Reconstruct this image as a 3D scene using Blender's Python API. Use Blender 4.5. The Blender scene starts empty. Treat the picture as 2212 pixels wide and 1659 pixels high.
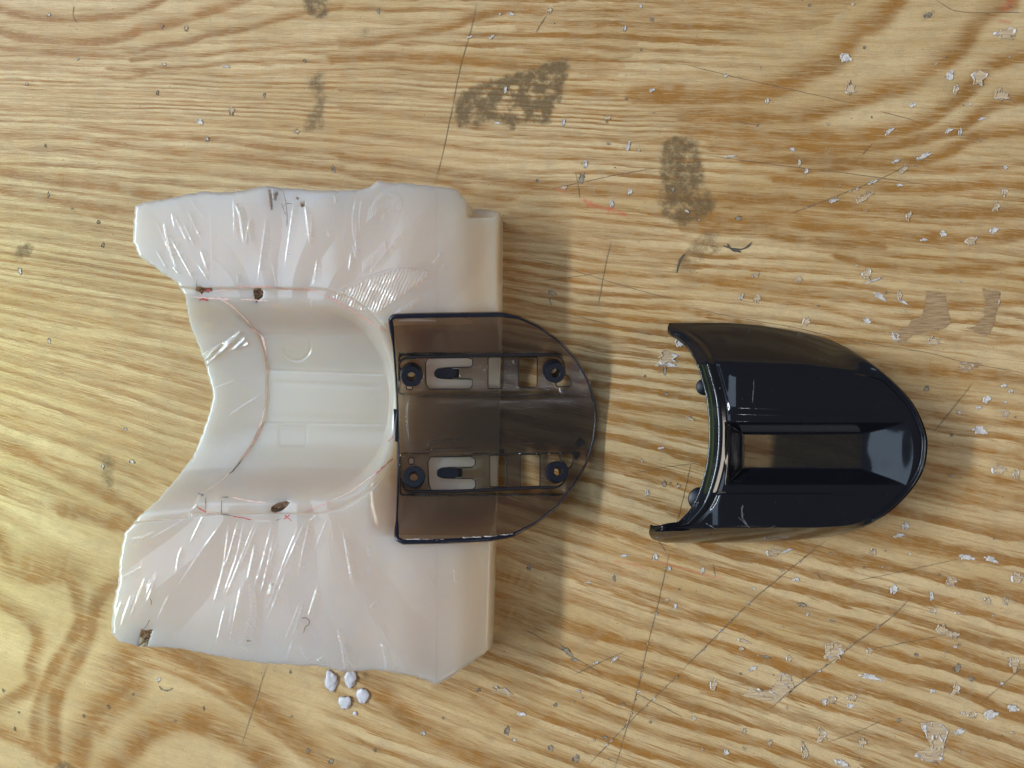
import bpy, bmesh, math, random
import numpy as np
from mathutils import Vector

random.seed(7)
rng = np.random.default_rng(11)

# ------------------------------------------------------------------ units
# All shapes are laid out in "bench units" (1 unit = 0.125 mm), origin of the plan at (CX, CY), y pointing down;
# world metres: x right, y up the bench, z out of the bench.
S = 0.000125
CX, CY = 1106.0, 829.5
H = 1841.0            # height of the lens over the bench

# ------------------------------------------------------------------ camera, world, lamps, exposure
sc = bpy.context.scene
cam_d = bpy.data.cameras.new("camera")
cam = bpy.data.objects.new("camera", cam_d)
sc.collection.objects.link(cam)
cam.location = (0, 0, H * S)
cam_d.sensor_width = 36.0
cam_d.lens = 18.0 * H / CX
cam_d.clip_start = 0.005
cam_d.clip_end = 50
sc.camera = cam

w = bpy.data.worlds.new("World")
sc.world = w
w.use_nodes = True
bg = w.node_tree.nodes["Background"]
bg.inputs[0].default_value = (0.93, 0.96, 1.0, 1)
bg.inputs[1].default_value = 0.16


def area(name, loc, target, sx, sy, power, col):
    d = bpy.data.lights.new(name, 'AREA')
    d.shape = 'RECTANGLE'
    d.size, d.size_y = sx, sy
    d.energy = power
    d.color = col
    o = bpy.data.objects.new(name, d)
    sc.collection.objects.link(o)
    o.location = loc
    v = Vector(target) - Vector(loc)
    o.rotation_euler = v.to_track_quat('-Z', 'Y').to_euler()
    return o


# tall window to the left of the bench (long along the bench edge, low over it)
area("window_light", (-1.64, 0.12, 1.18), (0, 0, 0), 1.5, 0.10, 64, (0.84, 0.92, 1.0))
# wide daylight from the room's window wall behind it
area("room_daylight", (-1.02, 0.42, 1.45), (-0.05, 0, 0), 1.3, 1.6, 23, (0.60, 0.79, 1.0))
area("warm_fill", (2.1, -0.45, 0.95), (0, 0, 0), 0.9, 0.6, 24, (1.0, 0.90, 0.76))  # unseen warm fill added low on the right, not a fitting of the room
area("bench_lamp", (0.9, -1.35, 2.0), (0, 0, 0), 0.10, 0.06, 2.2, (0.97, 0.98, 1.0))
# greenish light spilling over the left edge of the bench
area("green_glow", (-0.200, -0.022, 0.075), (-0.146, -0.022, 0.0), 0.14, 0.05, 0.040, (0.62, 1.0, 0.12)).data.spread = math.radians(105)

sc.view_settings.view_transform = 'Standard'
sc.view_settings.look = 'None'
sc.view_settings.exposure = -0.14
sc.view_settings.gamma = 1.0
sc.render.engine = 'CYCLES'
sc.cycles.use_denoising = True
sc.cycles.max_bounces = 9
sc.cycles.transparent_max_bounces = 24
sc.cycles.caustics_reflective = False
sc.cycles.caustics_refractive = True


# ------------------------------------------------------------------ helpers
def smooth(a, b, x):
    t = np.clip((np.asarray(x, float) - a) / (b - a), 0, 1)
    return t * t * (3 - 2 * t)


def real(X, Y, z):
    """plan position (world metres) of a point seen over bench point (X, Y) at height z"""
    k = (1 - np.asarray(z, float) / H)
    return (np.asarray(X, float) - CX) * k * S, -(np.asarray(Y, float) - CY) * k * S, np.asarray(z, float) * S


_perm = rng.random((256, 256))


def vnoise(x, y):
    x = np.asarray(x, float); y = np.asarray(y, float)
    xi = np.floor(x).astype(int); yi = np.floor(y).astype(int)
    fx = x - xi; fy = y - yi
    fx = fx * fx * (3 - 2 * fx); fy = fy * fy * (3 - 2 * fy)
    a = _perm[xi & 255, yi & 255]; b = _perm[(xi + 1) & 255, yi & 255]
    c = _perm[xi & 255, (yi + 1) & 255]; d = _perm[(xi + 1) & 255, (yi + 1) & 255]
    return (a * (1 - fx) + b * fx) * (1 - fy) + (c * (1 - fx) + d * fx) * fy - 0.5


def seg_dist(X, Y, pts):
    """distance to a polyline and the fraction of its length at the nearest point"""
    pts = np.asarray(pts, float)
    L = np.hypot(*(pts[1:] - pts[:-1]).T)
    tot = L.sum(); acc = 0.0
    best = np.full(X.shape, 1e9); frac = np.zeros(X.shape); side = np.zeros(X.shape)
    for (a, b, l) in zip(pts[:-1], pts[1:], L):
        d = b - a
        t = np.clip(((X - a[0]) * d[0] + (Y - a[1]) * d[1]) / max(l * l, 1e-9), 0, 1)
        ex = X - (a[0] + t * d[0]); ey = Y - (a[1] + t * d[1])
        q = np.hypot(ex, ey)
        m = q < best
        best = np.where(m, q, best)
        frac = np.where(m, (acc + t * l) / tot, frac)
        side = np.where(m, (d[0] * ey - d[1] * ex) / max(l, 1e-9), side)
        acc += l
    return best, frac, side


def in_poly(X, Y, poly):
    poly = np.asarray(poly, float)
    r = np.zeros(X.shape, bool)
    n = len(poly)
    for i in range(n):
        x0, y0 = poly[i]; x1, y1 = poly[(i + 1) % n]
        c = ((y0 > Y) != (y1 > Y)) & (X < (x1 - x0) * (Y - y0) / ((y1 - y0) if y1 != y0 else 1e-9) + x0)
        r ^= c
    return r


def spline(pts, n):
    """Catmull-Rom through pts, n samples evenly by length"""
    p = np.asarray(pts, float)
    p = np.vstack([2 * p[0] - p[1], p, 2 * p[-1] - p[-2]])
    out = []
    for i in range(1, len(p) - 2):
        t = np.linspace(0, 1, 12, endpoint=False)[:, None]
        a, b, c, d = p[i - 1], p[i], p[i + 1], p[i + 2]
        out.append(0.5 * ((2 * b) + (c - a) * t + (2 * a - 5 * b + 4 * c - d) * t ** 2 + (-a + 3 * b - 3 * c + d) * t ** 3))
    q = np.vstack(out + [p[-2][None]])
    L = np.concatenate([[0], np.cumsum(np.hypot(*(q[1:] - q[:-1]).T))])
    s = np.linspace(0, L[-1], n)
    return np.stack([np.interp(s, L, q[:, 0]), np.interp(s, L, q[:, 1])], 1)


def linear(pts, n):
    q = np.asarray(pts, float)
    L = np.concatenate([[0], np.cumsum(np.hypot(*(q[1:] - q[:-1]).T))])
    s = np.linspace(0, L[-1], n)
    return np.stack([np.interp(s, L, q[:, 0]), np.interp(s, L, q[:, 1])], 1)


col = sc.collection


def link(name, me, mat=None, parent=None):
    o = bpy.data.objects.new(name, me)
    col.objects.link(o)
    if mat is not None:
        for m in (mat if isinstance(mat, (list, tuple)) else [mat]):
            me.materials.append(m)
    if parent is not None:
        o.parent = parent
        if me.users == 1:
            lx, ly, lz = parent.location
            n = len(me.vertices)
            co = np.empty(n * 3); me.vertices.foreach_get('co', co)
            co = co.reshape(-1, 3) - np.array([lx, ly, lz])
            me.vertices.foreach_set('co', co.ravel())
    return o


def mesh(name, verts, faces, smooth_shade=True):
    me = bpy.data.meshes.new(name)
    me.from_pydata([tuple(map(float, v)) for v in verts], [], [tuple(map(int, f)) for f in faces])
    me.update()
    if smooth_shade:
        me.polygons.foreach_set('use_smooth', [True] * len(me.polygons))
    return me


def grid_faces(nu, nv):
    i = np.arange(nu - 1)[:, None] * nv + np.arange(nv - 1)[None]
    return np.stack([i, i + 1, i + nv + 1, i + nv], -1).reshape(-1, 4)


def mesh_np(name, co, quads, extra_faces=()):
    """fast mesh from a vertex array and quads, plus a few n-gons"""
    me = bpy.data.meshes.new(name)
    loops = [quads.ravel()] + [np.asarray(f) for f in extra_faces]
    tot = np.concatenate([np.full(len(quads), 4)] + [np.array([len(f)]) for f in extra_faces]).astype(np.int32)
    loops = np.concatenate(loops).astype(np.int32)
    me.vertices.add(len(co)); me.vertices.foreach_set('co', np.asarray(co, np.float32).ravel())
    me.loops.add(len(loops)); me.loops.foreach_set('vertex_index', loops)
    me.polygons.add(len(tot))
    me.polygons.foreach_set('loop_start', np.concatenate([[0], np.cumsum(tot)[:-1]]).astype(np.int32))
    me.polygons.foreach_set('use_smooth', np.ones(len(tot), bool))
    me.update(calc_edges=True)
    me.validate()
    return me


def empty(name, X, Y, z, label=None, cat=None, group=None):
    o = bpy.data.objects.new(name, None)
    col.objects.link(o)
    o.location = [float(c) for c in real(X, Y, z)]
    o.empty_display_size = 0.01
    tag(o, label, cat, group)
    return o


def tag(o, label=None, cat=None, group=None, kind=None):
    for k, v in (('label', label), ('category', cat), ('group', group), ('kind', kind)):
        if v:
            o[k] = v
    return o


def ribbon(name, pts, width, zf, mat, parent, lift=0.5, taper=True, n=None, wob=0.0):
    """a thin mark that follows the surface zf"""
    q = spline(pts, n or max(4, int(len(pts) * 8)))
    t = np.gradient(q, axis=0); t /= np.maximum(np.hypot(t[:, 0], t[:, 1]), 1e-9)[:, None]
    nrm = np.stack([-t[:, 1], t[:, 0]], 1)
    f = np.linspace(0, 1, len(q))
    wd = width * 0.5 * (np.minimum(1, np.minimum(f, 1 - f) * 6 + 0.25) if taper else 1.0) * np.ones(len(q))
    if wob:
        wd = wd * (1 + wob * 2 * vnoise(q[:, 0] * 0.23 + 9, q[:, 1] * 0.23))
        q = q + nrm * (vnoise(q[:, 0] * 0.11, q[:, 1] * 0.11 + 5) * wob * 3)[:, None]
    a = q + nrm * wd[:, None]; b = q - nrm * wd[:, None]
    V = []
    for P, dz in ((a, 0.0), (q, lift * 0.6), (b, 0.0)):
        z = zf(P[:, 0], P[:, 1]) + lift + dz
        V.append(np.stack(real(P[:, 0], P[:, 1], z), 1))
    nv = len(q)
    faces = []
    for r in (0, 1):
        for i in range(nv - 1):
            faces.append((r * nv + i, r * nv + i + 1, (r + 1) * nv + i + 1, (r + 1) * nv + i))
    return link(name, mesh(name, np.vstack(V), faces), mat, parent)


def tube(name, P, r, mat, parent, k=8, closed=False):
    """round bar along 3-D points P (metres), radius r (metres, scalar or per point)"""
    P = np.asarray(P, float); n = len(P)
    r = np.ones(n) * r
    V = []; F = []
    for i in range(n):
        a = P[(i - 1) % n] if (closed or i > 0) else P[0]
        b = P[(i + 1) % n] if (closed or i < n - 1) else P[-1]
        t = b - a; t /= np.linalg.norm(t) + 1e-12
        up = np.array([0, 0, 1.0]) if abs(t[2]) < 0.95 else np.array([1.0, 0, 0])
        e1 = np.cross(t, up); e1 /= np.linalg.norm(e1); e2 = np.cross(e1, t)
        for j in range(k):
            th = 2 * math.pi * j / k
            V.append(P[i] + r[i] * (math.cos(th) * e1 + math.sin(th) * e2))
    m = n if closed else n - 1
    for i in range(m):
        for j in range(k):
            i2 = (i + 1) % n
            F.append((i * k + j, i * k + (j + 1) % k, i2 * k + (j + 1) % k, i2 * k + j))
    if not closed:
        F.append(tuple(range(k - 1, -1, -1))); F.append(tuple((n - 1) * k + j for j in range(k)))
    return link(name, mesh(name, V, F), mat, parent)


# ------------------------------------------------------------------ materials
class NT:
    def __init__(self, name):
        self.m = bpy.data.materials.new(name)
        self.m.use_nodes = True
        self.t = self.m.node_tree
        self.t.nodes.clear()
        self.out = self.t.nodes.new('ShaderNodeOutputMaterial')

    def n(self, kind, **kw):
        nd = self.t.nodes.new('ShaderNode' + kind)
        for k, v in kw.items():
            setattr(nd, k, v)
        return nd

    def l(self, a, b):
        self.t.links.new(a, b)

    def set(self, sock, v):
        if hasattr(v, 'is_linked') or hasattr(v, 'links'):
            self.l(v, sock)
        else:
            sock.default_value = v

    def math(self, op, a, b=0.0, c=None, clamp=False):
        nd = self.n('Math', operation=op, use_clamp=clamp)
        self.set(nd.inputs[0], a); self.set(nd.inputs[1], b)
        if c is not None:
            self.set(nd.inputs[2], c)
        return nd.outputs[0]

    def attr(self, name):
        return self.n('Attribute', attribute_name=name)

    def mix(self, fac, a, b, blend='MIX'):
        nd = self.n('Mix', data_type='RGBA', blend_type=blend)
        self.set(nd.inputs[0], fac); self.set(nd.inputs[6], a); self.set(nd.inputs[7], b)
        return nd.outputs[2]

    def noise(self, vec, scale, detail=2.0, rough=0.5, dist=0.0, dims='3D'):
        nd = self.n('TexNoise', noise_dimensions=dims)
        if vec is not None:
            self.l(vec, nd.inputs['Vector'])
        nd.inputs['Scale'].default_value = scale
        nd.inputs['Detail'].default_value = detail
        nd.inputs['Roughness'].default_value = rough
        nd.inputs['Distortion'].default_value = dist
        return nd.outputs[0]

    def ramp(self, fac, lo, hi):
        nd = self.n('MapRange', interpolation_type='SMOOTHSTEP')
        self.set(nd.inputs[0], fac)
        nd.inputs[1].default_value = lo; nd.inputs[2].default_value = hi
        return nd.outputs[0]

    def mapping(self, vec, scale):
        nd = self.n('Mapping')
        self.l(vec, nd.inputs[0]); nd.inputs[3].default_value = scale
        return nd.outputs[0]

    def principled(self, **kw):
        p = self.n('BsdfPrincipled')
        for k, v in kw.items():
            self.set(p.inputs[k.replace('_', ' ')], v)
        return p

    def bump(self, h, dist, strength=1.0):
        b = self.n('Bump')
        b.inputs['Strength'].default_value = strength
        b.inputs['Distance'].default_value = dist
        self.l(h, b.inputs['Height'])
        return b.outputs[0]

    def done(self, sh):
        self.l(sh, self.out.inputs[0])
        return self.m


def mat_wood():
    N = NT('varnished_pine')
    fib = N.attr('fib').outputs['Vector']
    band = N.attr('band').outputs['Fac']
    stain = N.attr('stain').outputs['Fac']
    brk = N.attr('proc').outputs['Fac']            # how much free grain shows between the traced rings
    # rings between the traced ones: late wood darkens slowly and stops short
    lo2 = N.noise(N.mapping(fib, (0.0045, 0.020, 1)), 1.0, 3.0, 0.55)
    q1 = N.noise(N.mapping(fib, (0.013, 0.30, 1)), 1.0, 3.0, 0.6)
    q2 = N.noise(N.mapping(fib, (0.022, 0.11, 1)), 1.0, 2.0, 0.6)
    ph = N.math('ADD', N.attr('ringph').outputs['Fac'], N.math('ADD', N.math('MULTIPLY', lo2, 0.9), N.math('ADD', N.math('MULTIPLY', q1, 0.42), N.math('MULTIPLY', q2, 0.30))))
    fr1 = N.math('FRACT', ph)
    r1 = N.math('MULTIPLY', N.ramp(fr1, 0.22, 0.66), N.math('SUBTRACT', 1.0, N.ramp(fr1, 0.84, 0.98)))
    amp = N.ramp(N.noise(N.mapping(fib, (0.0016, 0.022, 1)), 1.0, 2.0, 0.5), 0.30, 0.62)
    r1 = N.math('MULTIPLY', r1, N.math('ADD', 0.48, N.math('MULTIPLY', amp, 0.68)))
    g2 = N.noise(N.mapping(fib, (0.0032, 0.095, 1)), 1.0, 3.0, 0.6, 0.2)
    r2 = N.ramp(g2, 0.48, 0.66)
    rings = N.math('MAXIMUM', r1, N.math('MULTIPLY', r2, 0.62))
    rings = N.math('MULTIPLY', rings, brk)
    # pores break the ring edges into short streaks
    p1 = N.noise(N.mapping(fib, (0.020, 0.33, 1)), 1.0, 3.0, 0.6)
    p2 = N.noise(N.mapping(fib, (0.045, 0.85, 1)), 1.0, 2.0, 0.6)
    pm = N.math('ADD', N.math('MULTIPLY', p1, 0.75), N.math('MULTIPLY', p2, 0.45))
    pm = N.math('SUBTRACT', pm, 0.60)
    bsum = N.math('MAXIMUM', band, rings)
    p0 = N.noise(N.mapping(fib, (0.011, 0.135, 1)), 1.0, 4.0, 0.65, 0.3)
    pm = N.math('ADD', pm, N.math('MULTIPLY', N.math('SUBTRACT', p0, 0.5), 0.9))
    soft = N.math('MULTIPLY', N.math('MULTIPLY', pm, 1.9), N.math('ADD', N.math('MULTIPLY', bsum, 0.85), 0.38))
    dark = N.math('ADD', bsum, soft, clamp=True)
    light = N.mix(N.ramp(N.noise(N.mapping(fib, (0.002, 0.011, 1)), 1.0, 3.0), 0.32, 0.7),
                  (0.515, 0.372, 0.198, 1), (0.410, 0.272, 0.120, 1))
    brown = N.mix(N.ramp(N.noise(N.mapping(fib, (0.004, 0.02, 1)), 1.0, 2.0), 0.35, 0.7),
                  (0.258, 0.108, 0.016, 1), (0.212, 0.094, 0.019, 1))
    c = N.mix(dark, light, brown)
    # fine dark pores, and pale streaks that paint in glints along the fibres
    p3 = N.noise(N.mapping(fib, (0.05, 1.25, 1)), 1.0, 2.0, 0.6)
    c = N.mix(N.math('MULTIPLY', N.ramp(p3, 0.58, 0.74), 0.55), c, (0.20, 0.105, 0.04, 1))
    c = N.mix(N.math('MULTIPLY', N.ramp(p2, 0.60, 0.76), 0.50), c, (0.60, 0.47, 0.28, 1))
    # mottled tone
    pos = N.n('NewGeometry').outputs['Position']
    m1 = N.noise(pos, 240.0, 4.0, 0.62)
    c = N.mix(N.math('MULTIPLY', N.ramp(m1, 0.42, 0.72), 0.34), c, (0.29, 0.215, 0.125, 1))
    m4 = N.noise(pos, 3300.0, 3.0, 0.7)
    c = N.mix(N.math('MULTIPLY', N.ramp(m4, 0.45, 0.75), 0.42), c, (0.22, 0.16, 0.09, 1))
    # fine dark specks of dirt
    v = N.n('TexVoronoi'); v.inputs['Scale'].default_value = 520.0; N.l(pos, v.inputs['Vector'])
    v.inputs['Randomness'].default_value = 1.0
    sp = N.math('LESS_THAN', v.outputs['Distance'], 0.085)
    cellr = N.n('SeparateColor'); N.l(v.outputs['Color'], cellr.inputs[0])
    sp = N.math('MULTIPLY', sp, N.math('GREATER_THAN', cellr.outputs[0], 0.60))
    c = N.mix(N.math('MULTIPLY', sp, 0.7), c, (0.10, 0.075, 0.05, 1))
    # grey grimy stains with a mottled edge
    m2 = N.noise(pos, 1900.0, 3.0, 0.7)
    m3 = N.noise(pos, 520.0, 3.0, 0.65)
    st = N.math('MULTIPLY', stain, N.math('ADD', N.math('MULTIPLY', m2, 0.75), N.math('MULTIPLY', m3, 0.75)), clamp=True)
    st = N.math('MULTIPLY', N.ramp(st, 0.10, 0.80), 0.92)
    st = N.math('MULTIPLY', st, N.math('ADD', 0.72, N.math('MULTIPLY', m4, 0.5)))
    c = N.mix(N.math('MULTIPLY', st, N.ramp(N.noise(pos, 260.0, 3.0, 0.7), 0.22, 0.55)), c, (0.098, 0.060, 0.024, 1))
    # flat red marks
    c = N.mix(N.attr('red').outputs['Fac'], c, (0.42, 0.07, 0.04, 1))
    rough = N.math('ADD', 0.27, N.math('MULTIPLY', m1, 0.25))
    rough = N.math('ADD', rough, N.math('MULTIPLY', st, 0.2))
    hgt = N.math('ADD', N.math('MULTIPLY', p1, 0.7), N.math('MULTIPLY', p3, 0.6))
    hgt = N.math('ADD', hgt, N.math('MULTIPLY', q1, 1.0))
    nb = N.bump(hgt, 0.00016, 0.75)
    p = N.principled(Base_Color=c, Roughness=rough, Normal=nb)
    p.inputs['Specular IOR Level'].default_value = 0.32
    return N.done(p.outputs[0])


def mat_silicone():
    N = NT('milky_silicone')
    pos = N.n('NewGeometry').outputs['Position']
    c = N.mix(N.ramp(N.noise(pos, 28.0, 2.0), 0.35, 0.7), (0.86, 0.735, 0.665, 1), (0.82, 0.735, 0.695, 1))
    c = N.mix(N.attr('through_tint').outputs['Fac'], c, (0.78, 0.62, 0.45, 1))     # painted warmth for light coming through from the wood below
    pit_dk = N.attr('pit_shade').outputs['Fac']
    c = N.mix(N.math('MULTIPLY', pit_dk, 0.85, clamp=True), c, (0.19, 0.18, 0.165, 1))  # shade inside the torn holes, painted into the colour
    nb = N.bump(N.noise(pos, 1500.0, 3.0, 0.6), 0.00004, 0.5)
    p = N.principled(Base_Color=c, Roughness=0.20, Normal=nb)
    p.inputs['Subsurface Weight'].default_value = 1.0
    p.inputs['Subsurface Radius'].default_value = (1.0, 0.75, 0.52)
    p.inputs['Subsurface Scale'].default_value = 0.016
    p.inputs['Transmission Weight'].default_value = 0.58
    p.inputs['IOR'].default_value = 1.50
    return N.done(p.outputs[0])


def mat_smoky(name, T, tint=(1.0, 0.92, 0.82), rough=0.10, bump=0.00005):
    """tinted clear plastic: each face passes T of the light, the rest reflects off the skin or is absorbed"""
    N = NT(name)
    pos = N.n('NewGeometry').outputs['Position']
    tr = N.n('BsdfTransparent'); tr.inputs[0].default_value = (T * tint[0], T * tint[1], T * tint[2], 1)
    gl = N.n('BsdfGlossy'); gl.inputs[0].default_value = (0.95, 0.97, 1, 1); gl.inputs['Roughness'].default_value = rough
    h = N.math('ADD', N.math('MULTIPLY', N.noise(pos, 420.0, 2.0, 0.5), 0.5), N.math('MULTIPLY', N.noise(pos, 2100.0, 2.0, 0.5), 0.5))
    nb = N.bump(h, bump, 0.6)
    N.l(nb, gl.inputs['Normal'])
    fr = N.n('Fresnel'); fr.inputs[0].default_value = 1.5; N.l(nb, fr.inputs['Normal'])
    df = N.n('BsdfDiffuse'); df.inputs[0].default_value = (0.10, 0.09, 0.085, 1)
    dirt = N.ramp(N.noise(N.mapping(pos, (260, 1500, 800)), 1.0, 3.0, 0.6), 0.60, 0.80)
    mx0 = N.n('MixShader'); N.set(mx0.inputs[0], N.math('ADD', 0.05, N.math('MULTIPLY', dirt, 0.10)))
    N.l(tr.outputs[0], mx0.inputs[1]); N.l(df.outputs[0], mx0.inputs[2])
    mx = N.n('MixShader'); N.l(fr.outputs[0], mx.inputs[0]); N.l(mx0.outputs[0], mx.inputs[1]); N.l(gl.outputs[0], mx.inputs[2])
    return N.done(mx.outputs[0])


def mat_black(name, base=(0.0055, 0.0058, 0.0085), rough=0.10, bump=0.000012):
    N = NT(name)
    pos = N.n('NewGeometry').outputs['Position']
    nb = N.bump(N.noise(pos, 700.0, 3.0, 0.55), bump, 0.6)
    dust = N.ramp(N.noise(pos, 2600.0, 2.0, 0.6), 0.74, 0.80)
    c = N.mix(N.math('MULTIPLY', dust, 0.10), base + (1,), (0.30, 0.30, 0.32, 1))
    r = N.math('ADD', rough, N.math('MULTIPLY', N.ramp(N.noise(pos, 130.0, 3.0, 0.6), 0.45, 0.8), 0.14))
    p = N.principled(Base_Color=c, Roughness=r, Normal=nb)
    p.inputs['IOR'].default_value = 1.40
    return N.done(p.outputs[0])


def mat_plain(name, colr, rough=0.6, var=0.25, scale=900.0, spec=0.3):
    N = NT(name)
    pos = N.n('NewGeometry').outputs['Position']
    f = N.ramp(N.noise(pos, scale, 3.0, 0.6), 0.3, 0.7)
    d = tuple(c * (1 - var) for c in colr)
    c = N.mix(f, colr + (1,), d + (1,))
    p = N.principled(Base_Color=c, Roughness=rough)
    p.inputs['Specular IOR Level'].default_value = spec
    return N.done(p.outputs[0])


def mat_bare(name='bare_fibre', ca=(0.46, 0.35, 0.225, 1), cb=(0.30, 0.205, 0.12, 1)):
    """bare fibre where the varnish flaked away"""
    N = NT(name)
    fib = N.n('NewGeometry').outputs['Position']
    mp = N.n('Mapping'); N.l(fib, mp.inputs[0]); mp.inputs[2].default_value = (0, 0, 0.22); mp.inputs[3].default_value = (220, 2600, 1)
    f = N.ramp(N.noise(mp.outputs[0], 1.0, 3.0, 0.6), 0.32, 0.68)
    c = N.mix(f, ca, cb)
    p = N.principled(Base_Color=c, Roughness=0.75, Normal=N.bump(f, 0.00006, 0.6))
    p.inputs['Specular IOR Level'].default_value = 0.15
    return N.done(p.outputs[0])


M_WOOD = mat_wood()
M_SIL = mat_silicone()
M_SMOKE = mat_smoky('smoky_clear_plastic', 0.755, (1.0, 0.94, 0.87), 0.06, 0.00030)
M_SMOKE_T = mat_smoky('smoky_plastic_thick', 0.20, (0.8, 0.85, 1.1), 0.12)
M_RIM = mat_black('thick_smoky_rim', (0.008, 0.009, 0.017), 0.16, 0.00004)
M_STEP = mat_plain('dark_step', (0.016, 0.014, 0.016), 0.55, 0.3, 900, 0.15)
M_PANE = mat_smoky('smoky_window_plastic', 0.60, (1.0, 0.94, 0.86), 0.05, 0.00001)
M_BLACK = mat_black('gloss_black_plastic')
M_BOSS = mat_black('black_boss_plastic', (0.003, 0.004, 0.009), 0.42, 0.00005)
M_SCUFF = mat_plain('pale_scuff', (0.09, 0.095, 0.10), 0.5, 0.6, 2500)
M_WHITE = mat_plain('torn_pale_paper', (0.54, 0.49, 0.45), 0.7, 0.4)
M_GREY = mat_plain('grey_grime', (0.27, 0.215, 0.15), 0.7, 0.55)
M_DARK = mat_plain('dark_grime', (0.085, 0.07, 0.055), 0.6, 0.4)
M_SCR = mat_plain('scratch_dirt', (0.19, 0.125, 0.07), 0.7, 0.5, 700)
M_REDINK = mat_plain('red_ink', (0.60, 0.27, 0.25), 0.5, 0.35, 1500)
M_REDDARK = mat_plain('dark_red_ink', (0.42, 0.06, 0.07), 0.5, 0.3, 1500)
M_PINK = mat_plain('faded_red_ink', (0.68, 0.47, 0.44), 0.4, 0.25, 1500)
M_PENCIL = mat_plain('pencil', (0.17, 0.16, 0.155), 0.6, 0.4, 1500)
M_REDTABLE = mat_plain('red_paint', (0.45, 0.13, 0.07), 0.6, 0.3)
M_BARE = mat_bare()
M_BARE2 = mat_bare('bare_brown_fibre', (0.33, 0.215, 0.115, 1), (0.19, 0.118, 0.06, 1))
M_CRUMB = mat_plain('white_silicone_crumb', (0.47, 0.46, 0.50), 0.35, 0.12, 900, 0.5)

# ------------------------------------------------------------------ the bench top
T3 = lambda pts, ox, oy: [(p[0] / 3.0 + ox, p[1] / 3.0 + oy) for p in pts]
BANDS = []          # (points, half width, strength)


def B(ox, oy, pts, wdt, k):
    BANDS.append((spline(T3(pts, ox, oy), 8 * len(pts)), wdt * 1.18, min(k * 1.22, 1.1)))


# upper left
B(0, 0, [(-60, 60), (0, 70), (100, 95), (300, 125), (600, 125), (800, 105), (900, 70), (1000, 30), (1080, -10)], 7, .95)
B(0, 0, [(-60, 190), (0, 210), (150, 250), (400, 270), (600, 280), (800, 250), (900, 205), (1000, 180), (1150, 150), (1300, 100), (1500, 40), (1620, -10)], 8, .95)
B(0, 0, [(-60, 300), (0, 315), (400, 350), (700, 365), (850, 350), (1000, 310), (1200, 280), (1330, 235), (1450, 215), (1600, 190), (1800, 130), (1950, 100), (2212, 50)], 6, .85)
B(0, 0, [(850, 390), (1000, 375), (1300, 360), (1500, 335), (1800, 315), (2212, 285)], 4.5, .75)
B(0, 0, [(700, 450), (900, 460), (1100, 440), (1300, 435), (1500, 405), (1800, 400), (2250, 400)], 4, .75)
B(0, 0, [(0, 430), (500, 470), (800, 510), (1000, 480), (1300, 480), (1500, 500), (1800, 480), (2212, 470)], 4, .6)
B(0, 0, [(0, 590), (500, 600), (900, 620), (1400, 620), (1800, 650), (2212, 640)], 4, .5)
B(0, 0, [(0, 690), (500, 740), (1000, 770), (1500, 800), (2212, 840)], 5, .5)
B(0, 0, [(500, 820), (800, 860), (1100, 890), (1400, 910), (1600, 940), (1800, 970), (2212, 1000)], 6, .8)
B(0, 0, [(-30, 880), (400, 890), (700, 930), (1000, 980), (1200, 1000), (1500, 1020), (1700, 1040), (2000, 1080), (2212, 1100)], 6, .8)
B(0, 0, [(-30, 960), (400, 980), (700, 1020), (1100, 1090), (1400, 1130), (1700, 1170), (2212, 1200)], 6, .7)
B(0, 0, [(-60, 1110), (0, 1120), (200, 1160), (400, 1190), (700, 1220), (900, 1260), (1100, 1290)], 8, .95)
B(0, 0, [(-60, 1220), (0, 1240), (300, 1300), (600, 1350), (870, 1385)], 8, .9)
B(0, 0, [(-60, 1330), (300, 1370), (600, 1400), (900, 1450)], 5, .6)
B(0, 0, [(-60, 1420), (400, 1460), (870, 1530)], 5, .6)
B(0, 0, [(-60, 1500), (400, 1560), (900, 1640)], 5, .55)
# upper middle
B(737, 0, [(0, 290), (200, 280), (400, 230), (600, 210), (700, 180), (900, 110), (1080, 75), (1300, 90)], 9, .8)
B(737, 0, [(-60, 395), (0, 390), (300, 380), (600, 390), (900, 410), (1100, 430), (1300, 440)], 8, .9)
B(737, 0, [(0, 500), (300, 480), (600, 500), (850, 520)], 5, .5)
B(737, 0, [(0, 590), (200, 600), (500, 620), (750, 650), (900, 700)], 6, .7)
B(737, 0, [(1400, 590), (1700, 615), (2000, 600), (2212, 575)], 7, .8)
B(737, 0, [(0, 700), (300, 740), (600, 780), (900, 830), (1200, 880), (1600, 900), (2212, 930)], 6, .6)
B(737, 0, [(0, 860), (400, 900), (800, 960), (1200, 1010), (1500, 1030), (2100, 1040)], 6, .6)
B(737, 0, [(0, 1030), (300, 1060), (600, 1110), (1000, 1180), (1400, 1230), (1900, 1270), (2212, 1290)], 8, .75)
B(737, 0, [(0, 1110), (200, 1160), (600, 1170), (900, 1270), (1100, 1300)], 6, .6)
B(737, 0, [(1100, 1390), (1300, 1420), (1600, 1490), (2212, 1540)], 6, .5)
B(737, 0, [(1050, 1480), (1400, 1560), (1900, 1640), (2212, 1690)], 9, .6)
# brown field with fine streaks, top centre-right
FIELD = [T3([(1050, 70), (1500, 20), (2300, -20), (3200, -30), (3100, 130), (2700, 210), (2212, 190), (1950, 260), (1850, 400), (1750, 520), (1500, 470), (1180, 340), (1500, 240), (1150, 210)], 737, 0),
         T3([(0, -20), (1250, -20), (1050, 60), (900, 170), (600, 230), (300, 220), (0, 160)], 1475, 0)]
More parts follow.
